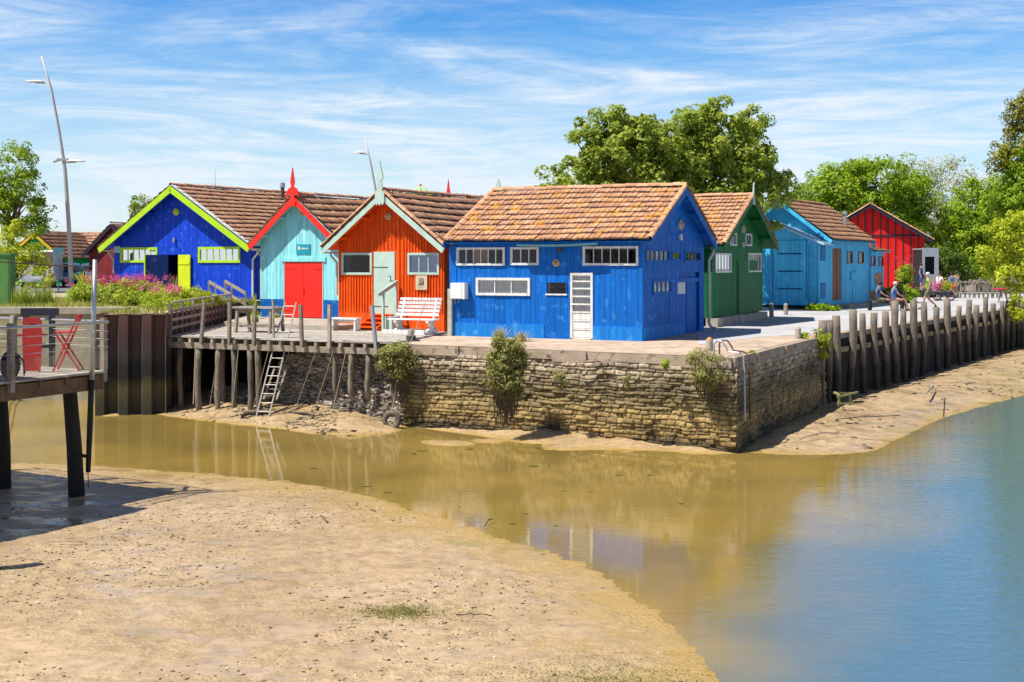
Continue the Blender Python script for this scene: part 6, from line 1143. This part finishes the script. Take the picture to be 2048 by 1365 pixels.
for a in posts: m = MB(); m.beam((*a, .0), (*a, 1.17), .10, .09, up=(b2.x, b2.y, 0), t=random.random()); rel(m).obj('post', WOODG, rT)
for E in (-b2*7, -t2*5.2):
    off = -(-t2)*.07 if E.dot(b2) < -1 else b2*.07
    for z, r in ((1.10, .024), (.93, .006), (.78, .006), (.64, .006)):
        m = MB(); m.tube([(*(K+off), z), (*(K+off+E), z)], r, 8 if r > .01 else 4); rel(m).obj('rail' if r > .01 else 'wire', METAL, rT)
    m = MB(); Lh = E.length; d_ = E/Lh; n = int(Lh/.05); hN = .34
    for i in range(n):
        for sg in (1, -1):
            u0 = i*.05; u1 = u0+hN*.7*sg
            z0, z1 = PZ+.03, PZ+.03+hN
            if u1 < 0: z1 = z0+hN*(u0/(hN*.7)); u1 = 0
            if u1 > Lh: continue
            m.beam((*(K+off+d_*u0), z0), (*(K+off+d_*u1), z1), .0035, .0035)
    rel(m).obj('netting', flat('tan_net', (.30, .27, .20)), rT)
PO = Vector((0, 0, 0))
T = stand('mooring_pole', 'tall grey metal pole with muddy foot in front of the pier corner', 'pole', G(190, 742, PZ)); O = T.location
a = D(190, 520, 22.3); b = D(187, 640, 22.3); c = D(183, 760, 22.3); d_ = D(176, 945, 22.3); m = MB(); m.tube([a-O, b-O, c-O], [.042, .045, .05], 10); m.obj('upper_pole', METAL, T, smooth=True); m = MB(); m.tube([c-O, D(180, 850, 22.3)-O, d_-O], [.052, .055, .045], 10, jit=.05); m.tube([d_-O, D(177, 975, 22.3)-O], .008, 5); m.obj('lower_pole', WOODD, T, smooth=True)
m = MB(); m.beam(D(150, 908, 22.6)-O, D(180, 915, 22.3)-O, .05, .05); m.obj('bracket', WOODD, T)
m = MB(); pts = [a-Vector((.02, 0, .12)), D(120, 532, 22.0), D(0, 524, 21.3), D(-150, 516, 20.5)]; m.tube(pts, .012, 5); tag(m.obj('slack_cable', RUST), 'thin brown cable running left from the top of the tall metal pole', 'cable')
# furniture on the pier
REDM = flat('faded_red', (.60, .045, .04), .5); p = G(64, 746, PZ)
T = stand('folded_table', 'red folded bistro table leaning upright on the pier', 'folding table', (p.x, p.y, PZ), R(10)); m = MB(); out = [(-.145, .0), (.145, .0), (.17, .5), (.165, .90), (.12, .97), (-.12, .97), (-.165, .90), (-.17, .5)]; m.prism([(x, 0, z+.03) for x, z in out], (0, .03, 0)); m.obj('tabletop', REDM, T); m = MB(); m.box(-.26, .03, .66, .26, .055, .70); m.box(-.26, .03, .0, -.235, .055, .1) ; m.obj('frame', REDM, T)
for s in (-1, 1): m = MB(); m.box(s*.12-.012, -.01, 0, s*.12+.012, .03, .05); m.obj('foot', REDM, T)
m = MB(); m.box(-.05, -.006, .86, .06, 0, .89); m.obj('slot', flat('dark_red', (.15, .01, .01)), T.children[0])
p = G(136, 741, PZ); T = stand('folding_chair', 'red folding bistro chair with crossed legs seen from the side', 'folding chair', (p.x, p.y, PZ), R(8))
for y in (-.2, .2):
    for a, b in (((.24, 0), (-.20, .72)), ((-.22, 0), (.22, 1.03))): m = MB(); m.beam((a[0], y*(1 if b[1] > .9 else .86), a[1]), (b[0], y*(1 if b[1] > .9 else .86), b[1]), .015, .035, up=(0, 1, 0) if 0 else (0, 0, 1)); m.obj('leg', REDM, T)
for k in range(4): m = MB(); m.box(-.22+.085*k, -.19, .70, -.15+.085*k, .19, .72); m.obj('seat_slat', REDM, T)
m = MB(); m.box(.17, -.2, .92, .20, .2, 1.03); m.obj('backrest', REDM, T)
p = G(60, 738, PZ); T = stand('dark_board_stand', 'dark slate coloured frame stand behind the red folded table', 'stand', (p.x-.0, p.y+.45, PZ), R(5)); SL = flat('slate_paint', (.03, .035, .05), .6); m = MB(); m.box(-.34, -.03, .98, .36, .03, 1.12); m.obj('top_board', SL, T)
for x in (-.24, .24): m = MB(); m.box(x-.05, -.04, 0, x+.05, .04, .98); m.obj('leg', SL, T)
m = MB(); m.box(-.3, -.04, .36, .3, .0, .42); m.obj('shelf', SL, T)
p = G(6, 762, PZ); T = stand('backpack', 'dark backpack lying on the pier at the left edge', 'backpack', (p.x, p.y+.3, PZ)); m = MB(); m.ball((0, 0, .24), .22, 12, 8, (.8, .6, 1.15)); m.obj('bag', flat('navy_fabric', (.015, .02, .045), .8), T, smooth=True); m = MB(); m.ball((0, -.12, .14), .12, 10, 6, (1, .5, .8)); m.obj('pocket', flat('navy_fabric', (.015, .02, .045), .8), T, smooth=True)
for s in (-.08, .08): m = MB(); m.tube([(s, .1, .42), (s+.1, .12, .3), (s+.12, .1, .05)], .015, 6); m.obj('strap', BLACK, T)
T = stand('folding_chair', 'red folding chair mostly outside the left edge of the pier', 'folding chair', (*G(-30, 741, PZ)[:2], PZ), R(-5))
for y in (-.2, .2):
    for a, b in (((.22, 0), (-.18, .72)), ((-.20, 0), (.20, .98))): m = MB(); m.beam((a[0]-.1, y, a[1]), (b[0]-.1, y, b[1]), .015, .035); m.obj('leg', REDM, T)
m = MB(); m.box(-.34, -.19, .70, .1, .19, .72); m.obj('seat', REDM, T)
# the pier hut just outside the frame whose roof shades the mud
T = stand('pier_hut', 'open roofed wooden hut on the pier beyond the left edge', 'hut', (-8.9, 20.2, 0)); H = Vector((-8.9, 20.2)); PO = Vector((-8.9, 20.2, 0)); m = MB(); pl = [H, H-b2*6, H-b2*6-t2*3.5, H-t2*3.5]; m.prism([(*p, 2.6) for p in pl], (0, 0, .12)); rel(m).obj('roof', WOODD, T)
for a in (H-b2*.3-t2*.3, H-b2*5.7-t2*.3, H-b2*.3-t2*3.2, H-b2*5.7-t2*3.2): m = MB(); m.beam((*a, PZ), (*a, 2.6), .12, .12); rel(m).obj('post', WOODG, T)
m = MB(); a = H-t2*3.3; m.prism([(*(a-b2*.3), PZ), (*(a-b2*5.7), PZ), (*(a-b2*5.7), 2.6), (*(a-b2*.3), 2.6)], (*(-t2*.05), 0)); rel(m).obj('back_wall', WOODG, T)
# iron bars leaning at the canal wall
for i, (x0, x1) in enumerate(((8, 10), (12, 22), (20, 34))): m = MB(); m.tube([G(x1, 800, -2.2), D(x0, 740, 38.4)], .03, 6); o = m.obj('leaning_pole', RUST); tag(o, f'{("nearest the left edge", "middle", "rightmost")[i]} of the three rusty poles leaning on the canal wall', 'pole', 'rusty poles leaning on the canal wall')
# ------------------------------------------------------------------ right end of the quay
def picket(name, label, A, B, h, n, z=0):
    A = Vector(A[:2]); B = Vector(B[:2]); T = stand(name, label, 'fence', (A.x, A.y, z)); d_ = (B-A).to_3d()
    for i in range(n):
        p = d_*(i/(n-1)); m = MB(); w_ = .09 if i % 4 else .17; hh = h*random.uniform(.93, 1.04); m.beam(p, p+Vector((0, 0, hh)), w_, .06, up=(0, 1, 0), t=random.random()); m.obj('picket' if i % 4 else 'post', WOODG, T)
    for zz in (.3, h*.88): m = MB(); m.beam((0, -.04, zz), (d_.x, d_.y-.04, zz), .04, .09); m.obj('rail', WOODG, T)
picket('timber_fence', 'grey timber fence closing off the far end of the quay path', G(1912, 597), (35.5, 75.5), 1.12, 30)
m = MB(); m.prism([(28, 98, 0), (60, 90, 0), (60, 90.4, 0), (28, 98.4, 0)], (0, 0, 1.6)); tag(m.obj('pale_wall', M('old_render', (.62, .52, .38), .9, (.22, .19, .15), .6, amt=1)), 'pale rendered wall behind the timber fence at the path end', 'wall')
p = G(2006, 606, 0); T = stand('red_table', 'round red topped table near the fence at the right', 'table', (D(2006, 578, 66).x, 66, 0)); zt = CAMZ-(578-HZ)*66/F_PX; m = MB(); m.lathe([(.50, zt-.04), (.55, zt-.02), (.55, zt+.02), (.52, zt+.03)], 24); m.obj('tabletop', flat('table_red', (.55, .02, .05)), T)
for a in range(4): m = MB(); m.beam((0.1*math.cos(a*1.57), .1*math.sin(a*1.57), zt-.04), (.36*math.cos(a*1.57+.4), .36*math.sin(a*1.57+.4), 0), .05, .05); m.obj('leg', WOODG, T)
k = D(1850, 600, 76); T = stand('grey_kiosk', 'pale grey kiosk with a serving window beside the red cabin', 'kiosk', (k.x, k.y, 0)); GK = flat('kiosk_grey', (.34, .38, .42)); m = MB()
m.box(-.15, 0, .4, .0, .06, 3.1); m.box(.0, 0, 2.55, .6, .06, 3.1); m.box(.0, 0, .4, .6, .06, 1.45); m.box(.6, 0, .4, .85, .06, 3.1); m.obj('front_panel', GK, T); m = MB(); m.box(-.12, .1, 0, .8, 2.0, .4); m.box(-.1, .5, .4, .8, .55, 3.0); m.obj('base', DARKIN, T); m = MB(); m.box(-.15, .06, 3.0, .85, 2.2, 3.06); m.obj('roof', GK, T); m = MB(); m.box(-.15, 1.9, .4, .85, 1.95, 3.0); m.box(-.15, .06, .4, -.1, 1.9, 3.0); m.obj('rear_wall', DARKIN, T)
# stall with flowers and planters on the path
c = D(1884, 585, 70); T = stand('flower_stall', 'small dark cart with yellow and pink flowers beside the walkers', 'cart', (c.x, c.y, 0)); m = MB(); m.box(-.6, -.3, .35, .6, .3, .5); m.obj('tray', SL, T)
for s in (-.4, .4): m = MB(); m.torus((s, -.33, .25), .2, .04, 'y', 16, 6); m.obj('wheel', BLACK, T)
for i, (x, mt) in enumerate(((-.3, PINK), (.0, YLEAF), (.35, YLEAF))):
    rg = np.random.default_rng(i+50); P = np.array([x, 0, .85])+rg.normal(size=(260, 3))*np.array([.16, .14, .16]); Nn = rg.normal(size=P.shape); Nn /= np.linalg.norm(Nn, axis=1)[:, None]; leaves('flowers', P, Nn, .09, mt, T, rg.random(260), .7, rg)['kind'] = 'stuff'
# bench
bp = G(1775, 622); T = stand('dark_bench', 'dark bench with two seated people in front of the blue annex', 'bench', (bp.x, bp.y, 0), R(-32)); m = MB(); m.box(-.9, -.22, .42, .75, .22, .47); m.obj('seat', WOODD, T); m = MB(); m.box(-.9, .2, .5, .75, .25, .9); m.obj('backrest', WOODD, T)
for x in (-.8, .65): m = MB(); m.box(x-.04, -.2, 0, x+.04, .22, .42); m.obj('leg', WOODD, T)
# ------------------------------------------------------------------ PEOPLE (body: one skinned surface; clothing as children)
SKIN = flat('skin', (.48, .25, .16), .55); HAIRG = flat('grey_hair', (.55, .53, .50)); HAIRD = flat('dark_hair', (.03, .02, .015))
def skin_obj(name, J, E, rad, mat, parent, lvl=2, root=0):
    ks = list(J); me = bpy.data.meshes.new(name); me.from_pydata([J[k] for k in ks], [(ks.index(a), ks.index(b)) for a, b in E], []); o = bpy.data.objects.new(name, me); COL.objects.link(o); o.parent = parent; me.materials.append(mat)
    md = o.modifiers.new('skin', 'SKIN'); md.use_smooth_shade = True
    sv = me.skin_vertices[0].data if me.skin_vertices else None
    if sv is None:
        bpy.context.view_layer.objects.active = o; bpy.ops.mesh.customdata_skin_add(); sv = me.skin_vertices[0].data
    for i, k in enumerate(ks): r = rad[k]; sv[i].radius = r if isinstance(r, tuple) else (r, r); sv[i].use_root = (i == root)
    s = o.modifiers.new('sub', 'SUBSURF'); s.levels = lvl; s.render_levels = lvl; return o
def person(label, loc, rz, pose, shirt, shorts, hair, scale=1.0, skin=None, longs=False, backp=None):
    T = thing('person', label, 'person', loc, rz); T.scale = (scale,)*3
    J = {'pelvis': (0, 0, .93), 'belly': (0, .01, 1.08), 'chest': (0, -.01, 1.30), 'neck': (0, 0, 1.46), 'nape': (0, .01, 1.53), 'head': (0, .03, 1.62), 'crown': (0, .02, 1.71), 'nose': (0, .115, 1.60)}
    for s, a in ((-1, 'l'), (1, 'r')):
        J.update({a+'sh': (s*.17, 0, 1.41), a+'el': (s*.23, -.03, 1.13), a+'wr': (s*.24, .05, .90), a+'hip': (s*.10, 0, .88), a+'kn': (s*.10, .02, .48), a+'an': (s*.10, 0, .09), a+'to': (s*.11, .17, .03)})
    J.update(pose)
    for s, a in ((-1, 'l'), (1, 'r')):
        w = Vector(J[a+'wr']); d = (w-Vector(J[a+'el'])).normalized(); pm = w+d*.07; J[a+'pa'] = tuple(pm); sd = Vector((0, 1, 0)) if abs(d.y) < .8 else Vector((0, 0, 1)); sd = (sd-d*sd.dot(d)).normalized()
        for i, l in enumerate((.07, .08, .075, .06)): f = pm+sd*(.030-.02*i)+d*l; J[a+f'f{i}'] = tuple(f+Vector((-s*.015, 0, 0)))
        J[a+'th'] = tuple(w+d*.05+sd*.055)
    E = [('pelvis', 'belly'), ('belly', 'chest'), ('chest', 'neck'), ('neck', 'nape'), ('nape', 'head'), ('head', 'crown'), ('head', 'nose')]
    for a in 'lr': E += [('chest', a+'sh'), (a+'sh', a+'el'), (a+'el', a+'wr'), (a+'wr', a+'pa'), (a+'wr', a+'th'), ('pelvis', a+'hip'), (a+'hip', a+'kn'), (a+'kn', a+'an'), (a+'an', a+'to')]+[(a+'pa', a+f'f{i}') for i in range(4)]
    rad = {'pelvis': (.15, .11), 'belly': (.14, .115), 'chest': (.16, .12), 'neck': .06, 'nape': .058, 'head': .09, 'crown': .07, 'nose': .014}
    for a in 'lr': rad.update({a+'sh': .062, a+'el': .042, a+'wr': .028, a+'pa': (.04, .016), a+'th': .009, a+'hip': .085, a+'kn': .056, a+'an': .038, a+'to': .032, **{a+f'f{i}': .008 for i in range(4)}})
    skin_obj('body', J, E, rad, skin or SKIN, T)
    def piece(name, keys, grow, mat, over={}):
        jj = {k: J[k] for k in keys}; jj.update(over); ee = [(a, b) for a, b in E if a in jj and b in jj]+[(a, b) for a, b in ((('rel2'), 'rsh'), ('lel2', 'lsh'), ('rkn2', 'rhip'), ('lkn2', 'lhip')) if a in jj]
        rr = {k: tuple(v+grow for v in (rad[k] if isinstance(rad[k], tuple) else (rad[k],)*2)) for k in keys}; rr.update({k: (.066, .066) if 'el' in k else (.092, .092) for k in over}); skin_obj(name, jj, ee, rr, mat, T)
    mid = lambda a, b, f=.6: tuple(Vector(J[a]).lerp(Vector(J[b]), f))
    piece('shirt', ['belly', 'chest', 'pelvis', 'lsh', 'rsh'], .022, shirt, {'lel2': mid('lsh', 'lel'), 'rel2': mid('rsh', 'rel')})
    piece('shorts', ['pelvis', 'lhip', 'rhip'], .03, shorts, {'lkn2': mid('lhip', 'lkn', .95 if longs else .72), 'rkn2': mid('rhip', 'rkn', .95 if longs else .72)})
    h = Vector(J['head']); m = MB(); m.ball(h+Vector((0, -.025, .035)), .098, 12, 8, (1, 1.05, 1)); m.obj('hair', hair, T, smooth=True)
    m = MB()
    for s in (-1, 1): m.ball(h+Vector((s*.033, .085, .0)), .012, 6, 4)
    m.obj('eyes', BLACK, T)
    for a in 'lr':
        m = MB(); an = Vector(J[a+'an']); to = Vector(J[a+'to']); m.tube([an+(an-to)*.25+Vector((0, 0, -.03)), an.lerp(to, .5)+Vector((0, 0, -.01)), to+(to-an)*.15], [.045, .05, .035], 8); m.obj('shoe', flat('dark_shoe', (.10, .07, .05)), T, smooth=True)
    if backp: m = MB(); m.ball((0, -.19, 1.25), .17, 10, 8, (.9, .55, 1.2)); m.obj('backpack', backp, T, smooth=True)
    return T
LIMES = flat('lime_shirt', (.34, .42, .05)); OLIVE = flat('olive_shorts', (.16, .17, .10)); BLS = flat('blue_shirt', (.06, .16, .45)); REDS = flat('red_shorts', (.75, .06, .03)); DKB = flat('dark_blue_top', (.03, .08, .22)); PKT = flat('rose_trousers', (.45, .26, .24)); GRT = flat('grey_tee', (.30, .28, .22)); WHS = flat('white_shirt', (.75, .76, .78))
walk = {'lkn': (-.09, .16, .52), 'lan': (-.09, .24, .10), 'lto': (-.09, .41, .06), 'rkn': (.10, -.02, .50), 'ran': (.10, -.34, .20), 'rto': (.10, -.25, .05), 'lel': (-.26, -.10, 1.15), 'lwr': (-.27, -.02, .93), 'rel': (.25, .08, 1.15), 'rwr': (.23, .26, 1.0)}
sit = lambda lean=0: {'pelvis': (0, -.05, .52), 'belly': (0, -.08, .68), 'chest': (0, -.06, .90), 'neck': (0, -.02, 1.06), 'nape': (0, 0, 1.12), 'head': (0, .04, 1.21), 'crown': (0, .03, 1.30), 'nose': (0, .125, 1.19), 'lsh': (-.17, -.04, 1.01), 'rsh': (.17, -.04, 1.01), 'lel': (-.22, .10, .78), 'rel': (.22, .10, .78), 'lwr': (-.14, .30, .66), 'rwr': (.14, .30, .66), 'lhip': (-.10, 0, .50), 'rhip': (.10, 0, .50), 'lkn': (-.12, .42, .50), 'rkn': (.12, .42, .50), 'lan': (-.12, .52, .09), 'ran': (.12, .58, .09), 'lto': (-.13, .68, .04), 'rto': (.13, .74, .04)}
g = G(1856, 620); person('man in lime green polo and olive shorts walking along the quay', (g.x, g.y, 0), R(68), walk, LIMES, OLIVE, HAIRG)
Tb = T; bw_ = Matrix.Translation((bp.x, bp.y, 0)) @ Matrix.Rotation(R(-32), 4, 'Z')
q = bw_ @ Vector((-.35, .0, 0)); person('person in dark blue top and cap sitting at the left of the dark bench', (q.x, q.y, 0), R(-105), sit(), DKB, OLIVE, HAIRD, 1.0)
q = bw_ @ Vector((.35, -.05, 0)); person('grey haired person in blue top and rose trousers sitting on the dark bench', (q.x, q.y, 0), R(-95), sit(), BLS, PKT, HAIRG, 1.0, longs=True)
g = G(1903, 597); person('person in blue shirt and red shorts walking away beside the fence', (g.x, g.y, 0), R(20), walk, BLS, REDS, HAIRD, .90)
g = G(1914, 597); person('person in grey tee shirt walking beside the one in red shorts', (g.x+.1, g.y+.5, 0), R(-10), walk, GRT, OLIVE, HAIRD, .93)
g = G(1877, 601); person('person in white shirt bending over the flower cart', (g.x, g.y, 0), R(-60), {'neck': (0, .12, 1.42), 'nape': (0, .15, 1.48), 'head': (0, .2, 1.55), 'crown': (0, .2, 1.64), 'nose': (0, .28, 1.52), 'chest': (0, .08, 1.27), 'lsh': (-.17, .1, 1.37), 'rsh': (.17, .1, 1.37), 'lwr': (-.2, .35, 1.05), 'rwr': (.2, .35, 1.05), 'lel': (-.25, .1, 1.12), 'rel': (.25, .1, 1.12)}, WHS, DKB, HAIRD, .95)
person('dark clothed person leaning in the kiosk window beside the red cabin', (k.x-.35, k.y-.3, .45), R(-120), {}, DKB, DKB, HAIRD, .98, longs=True)
